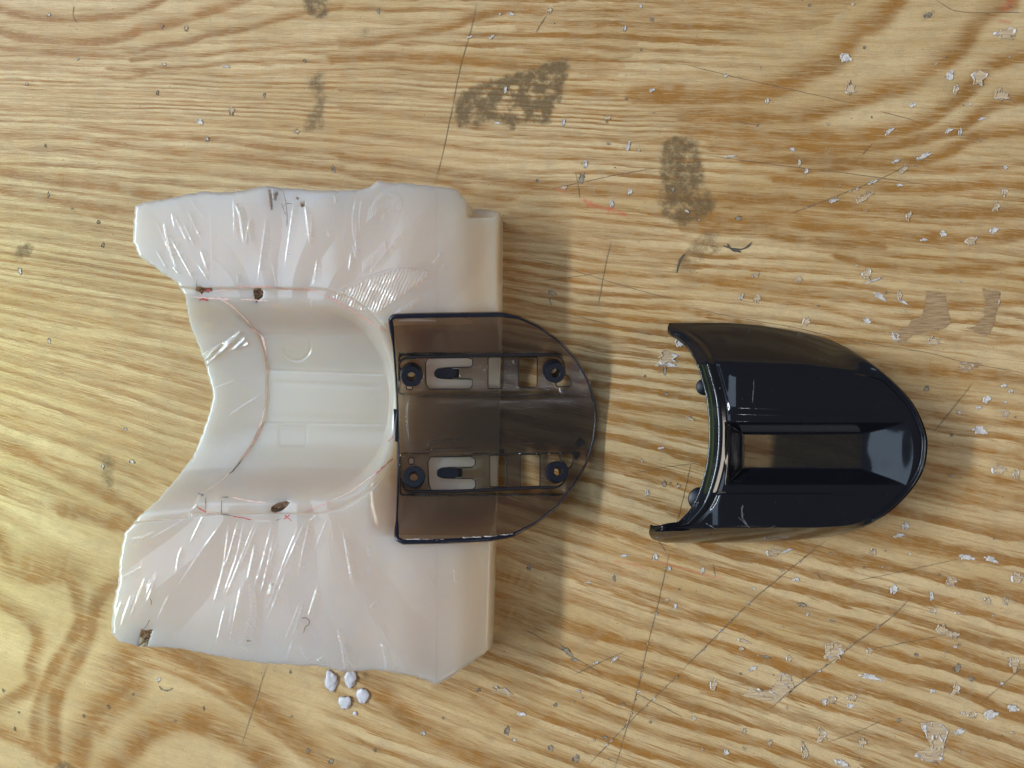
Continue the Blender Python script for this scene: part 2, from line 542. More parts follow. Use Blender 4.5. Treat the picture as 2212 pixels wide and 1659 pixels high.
# upper right, swept
B(1475, 0, [(1420, -20), (1330, 100), (1250, 170), (1150, 215), (1080, 300), (980, 420), (820, 490), (700, 560), (500, 620), (300, 635), (0, 640), (-300, 640)], 17.6, 0.95)
B(1475, 0, [(2150, 20), (1950, 130), (1850, 280), (1750, 380), (1600, 470), (1500, 560), (1300, 610), (1100, 680), (950, 720), (800, 770), (600, 780), (0, 770)], 14.9, 0.7999999999999999)
B(1475, 0, [(2260, 370), (2000, 440), (1900, 560), (1750, 680), (1600, 790), (1400, 860), (1100, 900), (800, 890), (500, 880), (0, 860)], 12.2, 0.85)
B(1475, 0, [(2260, 640), (2000, 700), (1800, 840), (1600, 900), (1300, 960), (1000, 980), (700, 960), (200, 970)], 10.8, 0.85)
B(1475, 0, [(2260, 850), (1900, 900), (1700, 1000), (1500, 1060), (1200, 1060), (900, 1050), (400, 1050)], 10.8, 0.85)
B(1475, 0, [(2260, 1060), (1900, 1100), (1600, 1110), (1200, 1090), (700, 1120)], 8.1, 0.7)
B(1475, 0, [(2260, 1220), (1900, 1210), (1600, 1235), (1200, 1220), (600, 1170)], 9.5, 0.85)
B(1475, 0, [(2260, 1390), (1700, 1390), (1300, 1370), (800, 1320), (0, 1290)], 10.8, 0.9)
B(1475, 0, [(2260, 1530), (1800, 1560), (1400, 1540), (900, 1480), (400, 1440), (0, 1420)], 12.2, 0.95)
B(1475, 0, [(1300, 1600), (900, 1580), (500, 1520), (0, 1480)], 9.5, 0.7999999999999999)
# right, middle
B(1475, 553, [(2260, 50), (1900, 90), (1600, 100), (1300, 70), (1000, 10)], 7, .8)
B(1475, 553, [(0, 150), (400, 200), (800, 250), (1100, 280), (1300, 310), (1700, 330), (2260, 300)], 8, .8)
B(1475, 553, [(0, 350), (300, 430), (500, 460)], 6, .8)
B(1475, 553, [(400, 260), (900, 340), (1200, 420), (1500, 490), (1900, 560), (2260, 560)], 6, .6)
B(1475, 553, [(1300, 720), (1500, 750), (1800, 770), (2260, 820)], 10, .8)
B(1475, 553, [(1500, 1030), (1700, 1050), (1950, 1085), (2260, 1100)], 9, .75)
B(1475, 553, [(1580, 1230), (1900, 1260), (2260, 1300)], 9, .6)
B(1475, 553, [(1560, 1440), (1900, 1520), (2260, 1600)], 9, .6)
# left, middle
for i, (y0, sl, k, ww) in enumerate([(80, .17, .6, 5), (200, .2, .7, 6), (300, .22, .6, 6), (430, .25, .5, 6), (640, .22, .55, 8), (820, .24, .5, 8), (1010, .27, .5, 6)]):
    B(0, 553, [(-60, y0 - 60 * sl), (300, y0 + 300 * sl + 14 * math.sin(i * 2.1)), (600, y0 + 600 * sl - 10 * math.sin(i)), (900, y0 + 900 * sl), (1350, y0 + 1350 * sl)], ww, k)
B(0, 553, [(-60, 1190), (0, 1230), (200, 1310), (400, 1430), (600, 1520), (800, 1620), (900, 1700)], 11, .9)
B(0, 553, [(-60, 1010), (200, 1130), (500, 1250), (800, 1400), (1000, 1500)], 7, .55)
# lower left cathedral figure
B(0, 1106, [(-60, 120), (0, 220), (60, 350), (150, 430), (300, 440), (420, 430), (480, 520), (500, 600), (510, 700), (470, 800), (400, 900), (330, 1020), (270, 1150), (225, 1300), (215, 1450), (225, 1560)], 12, .85)
B(0, 1106, [(60, 380), (200, 400), (330, 400), (450, 430)], 26, .72)
B(0, 1106, [(780, 480), (720, 500), (660, 560), (615, 660), (590, 800), (540, 900), (480, 1020), (400, 1150), (370, 1250), (360, 1400), (375, 1640)], 13, .9)
B(0, 1106, [(700, 520), (650, 620), (620, 700)], 20, .5)
B(0, 1106, [(-60, 540), (0, 590), (100, 660), (200, 740), (235, 830), (195, 950), (180, 1020), (200, 1090), (130, 1160), (0, 1230), (-60, 1260)], 11, .8)
B(0, 1106, [(-60, 1420), (0, 1440), (100, 1480), (200, 1530), (320, 1620)], 11, .8)
B(0, 1106, [(520, 1660), (540, 1560), (570, 1440), (630, 1330), (720, 1230), (830, 1130), (850, 1040), (800, 980), (880, 915), (1000, 905), (1120, 925), (1250, 990), (1400, 1070), (1600, 1210), (1750, 1330), (1900, 1470), (2050, 1600), (2150, 1680)], 19, .85)
B(0, 1106, [(780, 1000), (900, 1060), (860, 1200), (720, 1300), (640, 1420)], 24, .6)
B(0, 1106, [(900, 990), (1150, 1050), (1400, 1180), (1600, 1310), (1800, 1450), (2000, 1620)], 8, .65)
B(0, 1106, [(760, 1680), (860, 1570), (980, 1450), (1120, 1385), (1250, 1375), (1400, 1430), (1550, 1520), (1720, 1660)], 20, .85)
B(0, 1106, [(400, 0), (600, 40), (800, 110), (860, 150)], 14, .9)
# lower middle
B(737, 1106, [(60, 1030), (130, 1080), (250, 1200), (400, 1330), (550, 1430), (700, 1520), (900, 1620), (1000, 1680)], 18, .85)
B(737, 1106, [(620, 1120), (800, 1170), (900, 1240), (1050, 1340), (1200, 1400)], 12, .55)
B(737, 1106, [(980, 260), (1250, 270), (1500, 380), (1900, 520), (2212, 640)], 8, .6)
B(737, 1106, [(990, 640), (1120, 690), (1250, 760)], 18, .6)
B(737, 1106, [(980, 420), (1100, 440), (1230, 500)], 14, .6)

STAINS = [
    (T3([(740, 650), (800, 580), (960, 520), (1100, 480), (1250, 440), (1350, 395), (1440, 370), (1480, 400), (1470, 500), (1440, 560), (1430, 680), (1380, 700), (1360, 820), (1250, 790), (1150, 800), (1080, 870), (1060, 820), (1000, 780), (900, 800), (880, 880), (860, 800), (760, 840), (730, 740)], 737, 0), 1.0),
    (T3([(800, 770), (900, 740), (980, 740), (940, 800), (850, 810)], 737, 0), .6),
    ([(1430, 310), (1450, 295), (1495, 290), (1510, 310), (1525, 400), (1548, 440), (1530, 470), (1480, 492), (1435, 475), (1422, 440), (1425, 370)], .88),
    ([(1450, 590), (1480, 540), (1520, 500), (1560, 495), (1552, 520), (1562, 545), (1520, 560), (1500, 592)], .6),
    ([(658, 170), (695, 150), (706, 205), (698, 285), (655, 285), (652, 260), (684, 225)], .75),
    ([(645, -20), (705, -20), (712, 20), (706, 40), (680, 38), (658, 22)], .95),
    ([(207, 976), (230, 980), (247, 990), (247, 1058), (216, 1054), (222, 1010)], .7),
    ([(776, 1455), (800, 1450), (795, 1475), (778, 1472)], .7),
    ([(28, 545), (40, 530), (66, 524), (72, 535), (62, 556), (32, 560)], .95),
    ([(140, 220), (165, 225), (160, 262), (138, 262)], .45),
    ([(1192, 1530), (1215, 1518), (1214, 1545)], .4),
    ([(115, 1655), (150, 1640), (160, 1680), (110, 1680)], .9),
    ([(1985, 25), (2030, 20), (2028, 45), (1990, 50)], .5),
    ([(775, 62), (800, 58), (795, 80), (776, 84)], .6),
    ([(235, 1400), (262, 1420), (262, 1460), (240, 1448)], .25),
]
REDS = [([(1262, 432), (1272, 440), (1300, 448), (1330, 455), (1350, 463)], 4, .8), ([(1312, 460), (1322, 445)], 3, .7), ([(1270, 446), (1276, 436)], 3, .8),
        ([(1330, 1213), (1380, 1222), (1400, 1232)], 2.5, .5), ([(1395, 1208), (1440, 1218), (1500, 1236), (1560, 1250)], 2.5, .45),
        ([(2172, 18), (2186, 4)], 9, .6), ([(2160, 45), (2180, 48)], 4, .5), ([(1200, 408), (1222, 412)], 4, .35)]


def build_table():
    fine = 3.4
    xs = np.concatenate([np.linspace(-9000, -130, 24)[:-1], np.arange(-130, 2345, fine), np.linspace(2345, 11000, 24)[1:]])
    ys = np.concatenate([np.linspace(-7000, -130, 20)[:-1], np.arange(-130, 1795, fine), np.linspace(1795, 8600, 20)[1:]])
    X, Y = np.meshgrid(xs, ys, indexing='ij')
    shp = X.shape
    Xc = np.clip(X, -130, 2345); Yc = np.clip(Y, -130, 1795)
    # fibre direction turns from level at the top to about 20 degrees at the bottom
    sv = lambda v: 0.02 + 0.05 * smooth(0, 600, v) + 0.29 * smooth(350, 1450, v)
    v = Yc.copy()
    for _ in range(40):
        v = 0.5 * v + 0.5 * (Yc - sv(v) * (Xc - CX))
    wobble = 9 * vnoise(X / 330, Y / 210) + 4 * vnoise(X / 120 + 7, Y / 60) + 1.6 * vnoise(X / 40, Y / 26 + 3)
    vv = v + wobble + (Y - Yc)
    uu = X
    # ring spacing: close at the far left, wide towards the near right
    vg = np.linspace(-400, 2300, 1400)
    per = 20 + 4 * np.sin(vg / 47.0) + 24 * smooth(520, 1000, vg) + 7 * np.sin(vg / 71.0 + 1)
    phg = np.concatenate([[0], np.cumsum(np.diff(vg) / per[1:])])
    ringph = np.interp(vv, vg, phg) + 1.1 * vnoise(X / 420 + 3, Y / 150) + (vv - np.clip(vv, -400, 2300)) / 40.0
    band = np.zeros(shp); cover = np.zeros(shp)
    wx = 3.5 * vnoise(X / 30, Y / 12 + 40) + 2.0 * vnoise(X / 11, Y / 5 + 80)
    for pts, wdt, k in BANDS:
        x0, y0 = pts.min(0) - wdt * 7; x1, y1 = pts.max(0) + wdt * 7
        i0, i1 = np.searchsorted(xs, [x0, x1]); j0, j1 = np.searchsorted(ys, [y0, y1])
        if i1 <= i0 or j1 <= j0:
            continue
        sl = (slice(i0, i1), slice(j0, j1))
        d, f, side = seg_dist(X[sl], Y[sl], pts)
        d = d + wx[sl] * 0.6
        sd = np.sign(side)
        flip = 1 if pts[-1][0] >= pts[0][0] else -1
        wide = np.where(sd * flip > 0, 0.85, 1.75)          # early wood fades, late wood stops short
        g = np.exp(-np.clip(d / (wdt * wide), 0, 6) ** 2) * k
        g *= 0.78 + 0.5 * vnoise(f * 14 + wdt * 3, np.full(f.shape, k * 17 + wdt)) + 0.15
        band[sl] = np.maximum(band[sl], g)
        cover[sl] = np.maximum(cover[sl], np.exp(-(d / (wdt * 3.5 + 8)) ** 2))
    for poly in FIELD:
        m = in_poly(X + wx * 4, Y + wx * 2, poly)
        band = np.maximum(band, m * (0.42 + 0.3 * vnoise(X / 60, vv / 3.0) + 0.25 * vnoise(X / 25, vv / 1.6)))
    # let the brown field fade at its edge
    stain = np.zeros(shp)
    jx = 9 * vnoise(X / 9, Y / 9) + 5 * vnoise(X / 4, Y / 4 + 11)
    jy = 9 * vnoise(X / 9 + 31, Y / 9 + 17) + 5 * vnoise(X / 4 + 50, Y / 4 + 11)
    for poly, k in STAINS:
        p = np.asarray(poly)
        i0, i1 = np.searchsorted(xs, [p[:, 0].min() - 15, p[:, 0].max() + 15]); j0, j1 = np.searchsorted(ys, [p[:, 1].min() - 15, p[:, 1].max() + 15])
        sl = (slice(max(i0, 0), i1), slice(max(j0, 0), j1))
        m = np.zeros(X[sl].shape)
        for ox, oy in ((0, 0), (4, 0), (-4, 0), (0, 4), (0, -4), (7, 3), (-7, -3), (-3, 7), (3, -7), (9, -5), (-9, 5)):
            m += in_poly(X[sl] + ox + jx[sl] * .8, Y[sl] + oy + jy[sl] * .8, poly) / 11.0
        stain[sl] = np.maximum(stain[sl], m * k)
    for (cx_, cy_, r_) in ((1113, 190, 9), (1150, 205, 9), (1190, 198, 11), (1095, 208, 10), (1118, 243, 13), (1205, 232, 10), (1160, 240, 7), (1083, 238, 12)):
        stain *= 1 - 0.85 * np.exp(-(np.hypot(X + jx * 1.3 - cx_, (Y + jy * 1.3 - cy_) * 1.2) / r_) ** 2)
    red = np.zeros(shp)
    for pts, ww, k in REDS:
        d, f, s_ = seg_dist(X, Y, linear(pts, 12))
        red = np.maximum(red, k * np.exp(-(d / ww) ** 2) * np.clip(0.75 + 1.2 * vnoise(X / 5, Y / 3), 0, 1))
    # faint dents in the lacquer
    z = 0.5 * vnoise(X / 50, Y / 30) + 0.35 * vnoise(X / 14, vv / 4)
    inside = (np.abs(X - CX) < 1300) & (np.abs(Y - CY) < 1000)
    z = np.where(inside, z, 0) - 0.6
    co = np.stack([(X - CX) * S, -(Y - CY) * S, z * S], -1).reshape(-1, 3)
    q = grid_faces(len(xs), len(ys))[:, ::-1]
    me = mesh_np('tabletop', co, q[:, ::-1].copy())
    for nm, arr in (('ringph', ringph), ('band', band), ('stain', stain), ('red', red), ('proc', np.clip(1.0 - 0.45 * cover, 0, 1) * (1 - .88 * smooth(800, 640, X) * smooth(1060, 1180, Y)) * (1 - .75 * smooth(1500, 1800, X) * smooth(430, 260, Y)) * (1 - .4 * smooth(900, 700, X) * smooth(130, 60, Y)))):
        a = me.attributes.new(nm, 'FLOAT', 'POINT'); a.data.foreach_set('value', arr.ravel().astype(np.float32))
    a = me.attributes.new('fib', 'FLOAT_VECTOR', 'POINT')
    a.data.foreach_set('vector', np.stack([uu, vv, np.zeros(shp)], -1).ravel().astype(np.float32))
    o = link('tabletop', me, M_WOOD)
    tag(o, 'worn varnished pine bench top with swirling grain, chips and scratches', None, None, 'structure')
    return o


table = build_table()
flat = lambda X, Y: np.zeros(np.shape(X))


# ---- flaked chips in the varnish: bare fibre inside, torn pale edge around
def chip_mesh(name, poly, mats, rim_w, rim_h, white, seed):
    """poly: closed outline in bench units about (0, 0)"""
    r_ = random.Random(seed)
    P = np.asarray(poly, float); n = len(P); c = P.mean(0)
    out = P + (P - c) * 0.0
    inn = c + (P - c) * (1 - rim_w)
    mid = c + (P - c) * (1 - rim_w * 0.5)
    V = []; F = []; MI = []
    for i in range(n):
        V.append((out[i][0], out[i][1], 0.0))
    for i in range(n):
        V.append((mid[i][0] + r_.uniform(-.6, .6), mid[i][1] + r_.uniform(-.6, .6), rim_h * r_.uniform(0.3, 1.6)))
    for i in range(n):
        V.append((inn[i][0], inn[i][1], 0.35))
    V.append((c[0], c[1], 0.25))
    for i in range(n):
        j = (i + 1) % n
        pale = 1 if r_.random() < white else 0
        F += [(i, j, n + j, n + i), (n + i, n + j, 2 * n + j, 2 * n + i), (2 * n + i, 2 * n + j, 3 * n)]
        MI += [pale, pale, 2 if white > 1 else 0]
    V = [(x * S, -y * S, z * S) for x, y, z in V]
    me = mesh(name, V, [f[::-1] for f in F], False)
    for m in mats:
        me.materials.append(m)
    me.polygons.foreach_set('material_index', MI)
    return me


def jag(rx, ry, n, r_, rough=0.3):
    out = []
    for i in range(n):
        th = 2 * math.pi * i / n + r_.uniform(-.2, .2)
        k = 1 + r_.uniform(-rough, rough)
        out.append((rx * math.cos(th) * k, ry * math.sin(th) * k))
    return out


r0 = random.Random(3)
CHIP_LIB = {}
for kind, mats, wh in (('bare', (M_BARE, M_WHITE, M_BARE), .28), ('white', (M_WHITE, M_WHITE, M_WHITE), 1.0), ('dark', (M_GREY, M_DARK, M_GREY), .15), ('ring', (M_BARE, M_WHITE, M_BARE), .5)):
    for i in range(5):
        CHIP_LIB[(kind, i)] = chip_mesh('chip', jag(10, 10, 17, r0, .42), mats, .34 if kind != 'ring' else .22, 1.9, wh, 40 + i)


def chip(X, Y, rx, ry, ang=0.0, kind='bare', i=None):
    me = CHIP_LIB[(kind, r0.randrange(5) if i is None else i)]
    o = bpy.data.objects.new('chip', me)
    col.objects.link(o)
    o.parent = table
    o.location = ((X - CX) * S, -(Y - CY) * S, 0.0)
    o.rotation_euler = (0, 0, -math.radians(ang))
    kk = 0.72 if kind == 'dark' else 0.9
    rx, ry = rx * kk, ry * kk
    o.scale = (rx / 10, ry / 10, (0.55 + 0.04 * min(rx, ry)) * (0.5 if kind == 'dark' else 1.0))
    return o


CHIPS = [(1828, 125, 14, 10, 0, 'white'), (1835, 193, 12, 18, 10, 'ring'), (1658, 218, 4, 8, 10, 'white'), (2053, 163, 8, 12, 30, 'white'), (2066, 193, 5, 14, 15, 'bare'),
         (2115, 167, 17, 17, 0, 'ring'), (2162, 207, 18, 16, 10, 'ring'), (2172, 73, 24, 15, 0, 'bare'), (2005, 33, 14, 7, -10, 'dark'), (1972, 227, 7, 7, 0, 'white'), (1922, 283, 12, 4, -40, 'white'),
         (1995, 337, 22, 5, -30, 'white'), (1938, 347, 10, 4, -20, 'white'), (1952, 367, 14, 6, -40, 'ring'), (1888, 392, 12, 4, -22, 'white'), (1802, 433, 12, 4, -20, 'white'), (1865, 428, 22, 9, -30, 'ring'),
         (1727, 352, 3, 9, 0, 'white'), (1742, 370, 4, 9, 10, 'white'), (1582, 337, 14, 3, -5, 'white'), (1962, 467, 5, 13, 15, 'bare'), (2038, 505, 7, 7, 0, 'white'), (2148, 497, 11, 6, -30, 'white'),
         (2098, 520, 14, 10, -20, 'ring'), (2152, 447, 7, 13, 15, 'bare'), (1712, 323, 6, 5, 0, 'white'), (1568, 163, 4, 6, 0, 'white'), (1998, 518, 9, 4, 0, 'white'), (1944, 400, 8, 3, 0, 'white'),
         (2075, 285, 4, 10, 10, 'white'), (2050, 282, 9, 4, -30, 'white'), (2122, 256, 9, 3, -15, 'white'), (2170, 415, 6, 10, 15, 'ring'), (1596, 471, 11, 6, -20, 'dark'),
         (1633, 593, 10, 6, -30, 'ring'), (1725, 603, 9, 8, 0, 'ring'), (1872, 593, 10, 15, 0, 'bare'), (1892, 604, 20, 3, -20, 'white'), (1902, 641, 15, 6, 30, 'white'), (1942, 636, 7, 12, 0, 'ring'),
         (1952, 653, 12, 3, 25, 'white'), (1742, 696, 7, 13, 25, 'bare'), (1873, 693, 9, 7, -20, 'white'), (1934, 726, 12, 9, 10, 'white'), (2015, 738, 14, 11, 10, 'ring'), (2088, 790, 20, 9, 0, 'bare'), (2002, 840, 9, 9, 0, 'dark'),
         (2132, 863, 11, 9, -20, 'white'), (2172, 893, 9, 9, 0, 'ring'), (2118, 930, 16, 9, 10, 'white'), (2057, 940, 5, 4, -40, 'dark'), (2158, 1016, 14, 12, 0, 'bare'), (2072, 891, 4, 4, 0, 'white'), (2116, 880, 6, 5, 0, 'white'),
         (2195, 1025, 7, 13, 0, 'bare'), (2170, 833, 6, 5, 0, 'white'), (1636, 645, 8, 11, 30, 'ring'), (1602, 642, 3, 11, 30, 'white'), (2185, 845, 5, 5, 0, 'white'),
         (1672, 1194, 14, 11, 0, 'bare'), (1700, 1190, 14, 4, -18, 'white'), (1945, 1156, 13, 5, -10, 'white'), (1958, 1136, 7, 11, 10, 'white'), (1885, 1193, 9, 8, 20, 'bare'), (2090, 1204, 19, 6, 5, 'white'),
         (2142, 1209, 16, 6, 20, 'white'), (2055, 1256, 15, 11, 0, 'bare'), (1933, 1273, 8, 13, 10, 'white'), (2013, 1288, 4, 11, 5, 'white'), (2015, 1319, 9, 8, 20, 'bare'), (2132, 1299, 9, 9, 0, 'bare'),
         (2172, 1299, 7, 10, 0, 'bare'), (2038, 1363, 22, 13, 25, 'ring'), (2062, 1372, 10, 8, 0, 'ring'), (1802, 1409, 20, 20, 10, 'bare'), (1695, 1469, 16, 18, 0, 'bare'), (1655, 1499, 34, 10, 12, 'bare'),
         (1732, 1306, 13, 7, 10, 'dark'), (1882, 1463, 26, 6, 12, 'white'), (1795, 1513, 12, 10, 0, 'bare'), (1780, 1516, 6, 7, 0, 'white'), (1840, 1508, 10, 9, 0, 'bare'), (1838, 1524, 9, 5, -20, 'white'), (2015, 1493, 7, 6, 20, 'white'),
         (2068, 1443, 11, 12, 0, 'dark'), (2065, 1489, 10, 15, 0, 'bare'), (2098, 1466, 7, 9, 0, 'dark'), (2022, 1576, 24, 16, 10, 'bare'), (2024, 1606, 19, 22, 0, 'bare'), (2008, 1638, 30, 12, 10, 'bare'), (2072, 1580, 15, 6, -30, 'white'),
         (1775, 1589, 12, 17, -10, 'bare'), (1738, 1626, 9, 17, -10, 'bare'), (1822, 1650, 18, 8, 25, 'white'), (1863, 1603, 10, 11, 20, 'bare'), (1942, 1556, 8, 6, 0, 'dark'), (1542, 1479, 7, 16, 0, 'bare'), (1608, 1386, 13, 5, 20, 'bare'),
         (1655, 1419, 13, 5, 10, 'dark'), (1628, 1443, 11, 5, -30, 'white'), (1557, 1363, 4, 4, 0, 'white'), (2192, 1433, 12, 17, 0, 'ring'), (2142, 1543, 17, 10, -20, 'white'), (2190, 1530, 14, 8, 0, 'white'), (2100, 1545, 10, 8, 0, 'bare'),
         (1518, 1233, 4, 9, 10, 'white'), (2198, 1249, 12, 14, 0, 'bare'), (1797, 1341, 8, 4, 10, 'dark'), (1879, 1406, 6, 8, 0, 'bare'), (1980, 1415, 7, 5, 20, 'dark'), (2070, 1325, 7, 4, 10, 'bare'), (1722, 1251, 6, 5, 0, 'white'),
         (1606, 1580, 6, 7, 20, 'bare'), (1663, 1604, 5, 9, 0, 'bare'), (1570, 1625, 6, 6, 0, 'white'), (1500, 1552, 4, 6, 0, 'white'), (1705, 1423, 6, 8, 10, 'bare'), (1602, 1401, 6, 6, 0, 'ring'), (1640, 1370, 5, 3, 10, 'dark'),
         (1224, 1406, 22, 8, 42, 'dark'), (1240, 1425, 10, 6, 10, 'dark'), (1084, 1493, 26, 9, 15, 'bare'), (1034, 1491, 7, 6, 0, 'dark'), (1144, 1226, 7, 8, 0, 'dark'), (1127, 1543, 11, 6, 10, 'white'), (1095, 1579, 8, 13, 0, 'dark'), (1190, 1616, 8, 8, 0, 'dark'),
         (1244, 1639, 11, 11, 0, 'dark'), (1417, 1203, 5, 10, 0, 'white'), (1327, 1249, 4, 9, 0, 'dark'), (1270, 1258, 8, 5, 20, 'bare'), (1440, 1296, 5, 5, 0, 'ring'), (1459, 1309, 4, 7, 10, 'white'), (1200, 1523, 6, 6, 0, 'dark'),
         (1307, 1593, 9, 5, 20, 'dark'), (1289, 1431, 6, 3, -20, 'white'), (1328, 1424, 9, 3, -40, 'white'), (1250, 1493, 4, 4, 0, 'white'), (1380, 1494, 5, 3, 0, 'white'), (1346, 1521, 5, 5, 0, 'dark'), (1446, 1228, 4, 5, 20, 'white'),
         (915, 1584, 5, 6, 0, 'white'), (957, 1551, 4, 4, 0, 'dark'), (1350, 1200, 11, 3, -5, 'white'), (1405, 1560, 4, 4, 0, 'dark'),
         (1440, 775, 26, 17, -8, 'bare'), (1436, 800, 6, 12, 5, 'dark'), (1448, 788, 20, 6, 12, 'white'), (1470, 741, 12, 9, 0, 'white'), (1554, 862, 3, 3, 0, 'dark'), (1438, 851, 7, 5, 0, 'dark'), (1490, 905, 10, 6, 20, 'ring'),
         (1542, 847, 4, 6, 0, 'dark'), (1492, 1075, 3, 6, 10, 'white'), (1435, 1045, 7, 8, 0, 'dark'), (1463, 1050, 6, 6, 0, 'ring'), (1448, 1043, 3, 3, 0, 'dark'), (1398, 1065, 4, 7, 10, 'white'), (1428, 968, 8, 3, -5, 'white'),
         (1357, 316, 4, 11, 20, 'white'), (1265, 355, 5, 9, 20, 'white'), (1361, 415, 5, 9, 10, 'white'), (1322, 440, 5, 8, 0, 'white'), (1076, 266, 9, 3, 5, 'white'), (1092, 193, 4, 8, 10, 'white'), (1187, 22, 7, 8, 20, 'ring'),
         (1104, 30, 7, 4, 0, 'white'), (1080, 30, 3, 4, 0, 'white'), (1408, 42, 5, 8, -20, 'dark'), (1409, 195, 7, 5, -10, 'white'), (1350, 62, 4, 8, 20, 'white'), (1217, 265, 4, 9, 20, 'white'), (1312, 253, 9, 6, 0, 'ring'), (1062, 80, 8, 4, -30, 'white'),
         (1015, 80, 8, 3, -15, 'white'), (818, 24, 4, 8, 0, 'dark'), (1385, 108, 3, 4, 0, 'dark'), (1353, 213, 4, 4, -30, 'dark'), (1453, 410, 6, 6, 0, 'dark'), (1257, 385, 9, 14, 20, 'dark'), (1218, 405, 9, 6, 0, 'bare'),
         (658, 131, 5, 5, 0, 'dark'), (402, 61, 5, 8, 0, 'ring'), (340, 201, 4, 7, 0, 'dark'), (432, 263, 8, 6, 25, 'white'), (500, 240, 6, 10, 0, 'ring'), (448, 301, 4, 6, 0, 'white'), (571, 206, 4, 7, 20, 'dark'), (355, 139, 5, 3, 0, 'white'),
         (168, 127, 3, 4, 0, 'white'), (104, 421, 3, 9, 5, 'dark'), (156, 451, 5, 3, 0, 'dark'), (98, 315, 3, 5, -20, 'dark'), (212, 480, 5, 6, 0, 'dark'), (720, 365, 5, 10, -15, 'dark'), (489, 144, 8, 3, 0, 'white'), (58, 182, 3, 4, 0, 'white'),
         (106, 32, 3, 6, 30, 'white'), (350, 58, 2, 5, 30, 'white'), (640, 285, 6, 6, 20, 'bare'), (222, 530, 5, 7, 0, 'dark'), (43, 585, 5, 8, 0, 'white'), (106, 736, 3, 7, 0, 'white'), (286, 998, 7, 5, 20, 'white'), (271, 927, 4, 3, 0, 'white'),
         (222, 1008, 4, 6, -30, 'white'), (7, 1492, 4, 6, -10, 'dark'), (41, 1539, 3, 3, 0, 'dark'), (234, 1527, 3, 7, -25, 'dark'), (181, 1547, 3, 6, -10, 'dark'), (343, 1468, 5, 7, 0, 'white'), (627, 1452, 4, 5, -15, 'dark'), (288, 1500, 3, 4, 0, 'dark'), (32, 1575, 3, 6, -20, 'dark'),
         (665, 1622, 5, 8, -15, 'dark'), (715, 1645, 8, 8, 0, 'dark'), (630, 1548, 5, 3, -20, 'dark'), (378, 1558, 4, 3, 0, 'dark'), (810, 1620, 4, 6, 0, 'dark'), (440, 1530, 2, 6, 0, 'dark'), (1160, 390, 5, 5, 0, 'dark')]
for a in CHIPS:
    chip(*a)
# smaller unevenly spread nicks, thicker towards the right and the near edge
n_small = 0
rs = random.Random(21)
while n_small < 85:
    X = rs.uniform(900, 2205); Y = rs.uniform(8, 1650)
    if rs.random() > 0.10 + 0.9 * ((X - 900) / 1305) ** 1.2 * (0.35 + 0.65 * Y / 1650):
        continue
    if 1400 < X < 2010 and 690 < Y < 1180 or X < 1320 and 380 < Y < 1480:
        continue
    chip(X, Y, rs.uniform(2, 5.5), rs.uniform(1.8, 4.5), rs.uniform(-60, 60), rs.choice(['white', 'dark', 'dark', 'bare', 'ring']))
    n_small += 1


# large irregular flakes of missing varnish
def flake(poly, seed, wht=.5):
    P = np.asarray(poly, float)
    q = linear(np.vstack([P, P[:1]]), 60)[:-1]
    q = q + np.stack([vnoise(q[:, 0] / 5, q[:, 1] / 5 + seed) * 5, vnoise(q[:, 0] / 5 + 9, q[:, 1] / 5 + seed) * 5], 1)
    r_ = random.Random(seed)
    bm = bmesh.new()
    vs = [bm.verts.new(((x - CX) * S, -(y - CY) * S, 0.30 * S)) for x, y in q]
    bm.faces.new(vs[::-1])
    bmesh.ops.triangulate(bm, faces=bm.faces[:])
    me = bpy.data.meshes.new('chip'); bm.to_mesh(me); bm.free()
    o = link('chip', me, M_BARE2 if seed < 7 else M_BARE, table)
    # torn edge standing proud
    run = []
    for i in range(len(q)):
        if vnoise(i * 0.35 + seed, seed * 1.7) > 0.5 - wht - 0.05:
            run.append(i)
        elif len(run) > 3:
            edge(q, run, o); run = []
        else:
            run = []
    if len(run) > 3:
        edge(q, run, o)


def edge(q, run, parent):
    P = q[run]
    V = [((x - CX) * S, -(y - CY) * S, 0.7 * S) for x, y in P]
    rr = np.array([(0.7 + 1.1 * abs(vnoise(x / 3, y / 3)) * 2) for x, y in P]) * S
    rr[0] *= .3; rr[-1] *= .3
    tube('torn_edge', V, rr, M_WHITE, parent, 5)


T4 = lambda pts: T3(pts, 1475, 553)
flake(T4([(1585, 225), (1700, 240), (1715, 330), (1740, 440), (1690, 470), (1560, 495), (1480, 520), (1430, 570), (1400, 560), (1360, 510), (1400, 480), (1470, 450), (1490, 400), (1550, 395)]), 3, .25)
flake(T4([(1940, 210), (2060, 230), (2040, 330), (2020, 430), (1980, 510), (1950, 520), (1890, 480), (1830, 470), (1900, 450), (1950, 390), (1965, 310)]), 5, .2)
flake(T4([(1800, 690), (1900, 690), (1950, 700), (1890, 730), (1830, 760), (1780, 740)]), 6, .2)
flake(T3([(920, 850), (1020, 860), (1050, 890), (1010, 940), (970, 990), (930, 940)], 1475, 1106), 8, .4)
flake(T3([(640, 1040), (700, 1060), (720, 1130), (690, 1170), (610, 1240), (470, 1210), (390, 1190), (420, 1150), (560, 1170), (600, 1130), (610, 1080)], 1475, 1106), 9, .5)
flake(T3([(1540, 1370), (1650, 1360), (1720, 1420), (1700, 1480), (1690, 1560), (1640, 1620), (1540, 1590), (1500, 1560), (1600, 1520), (1580, 1450)], 1475, 1106), 12, .5)

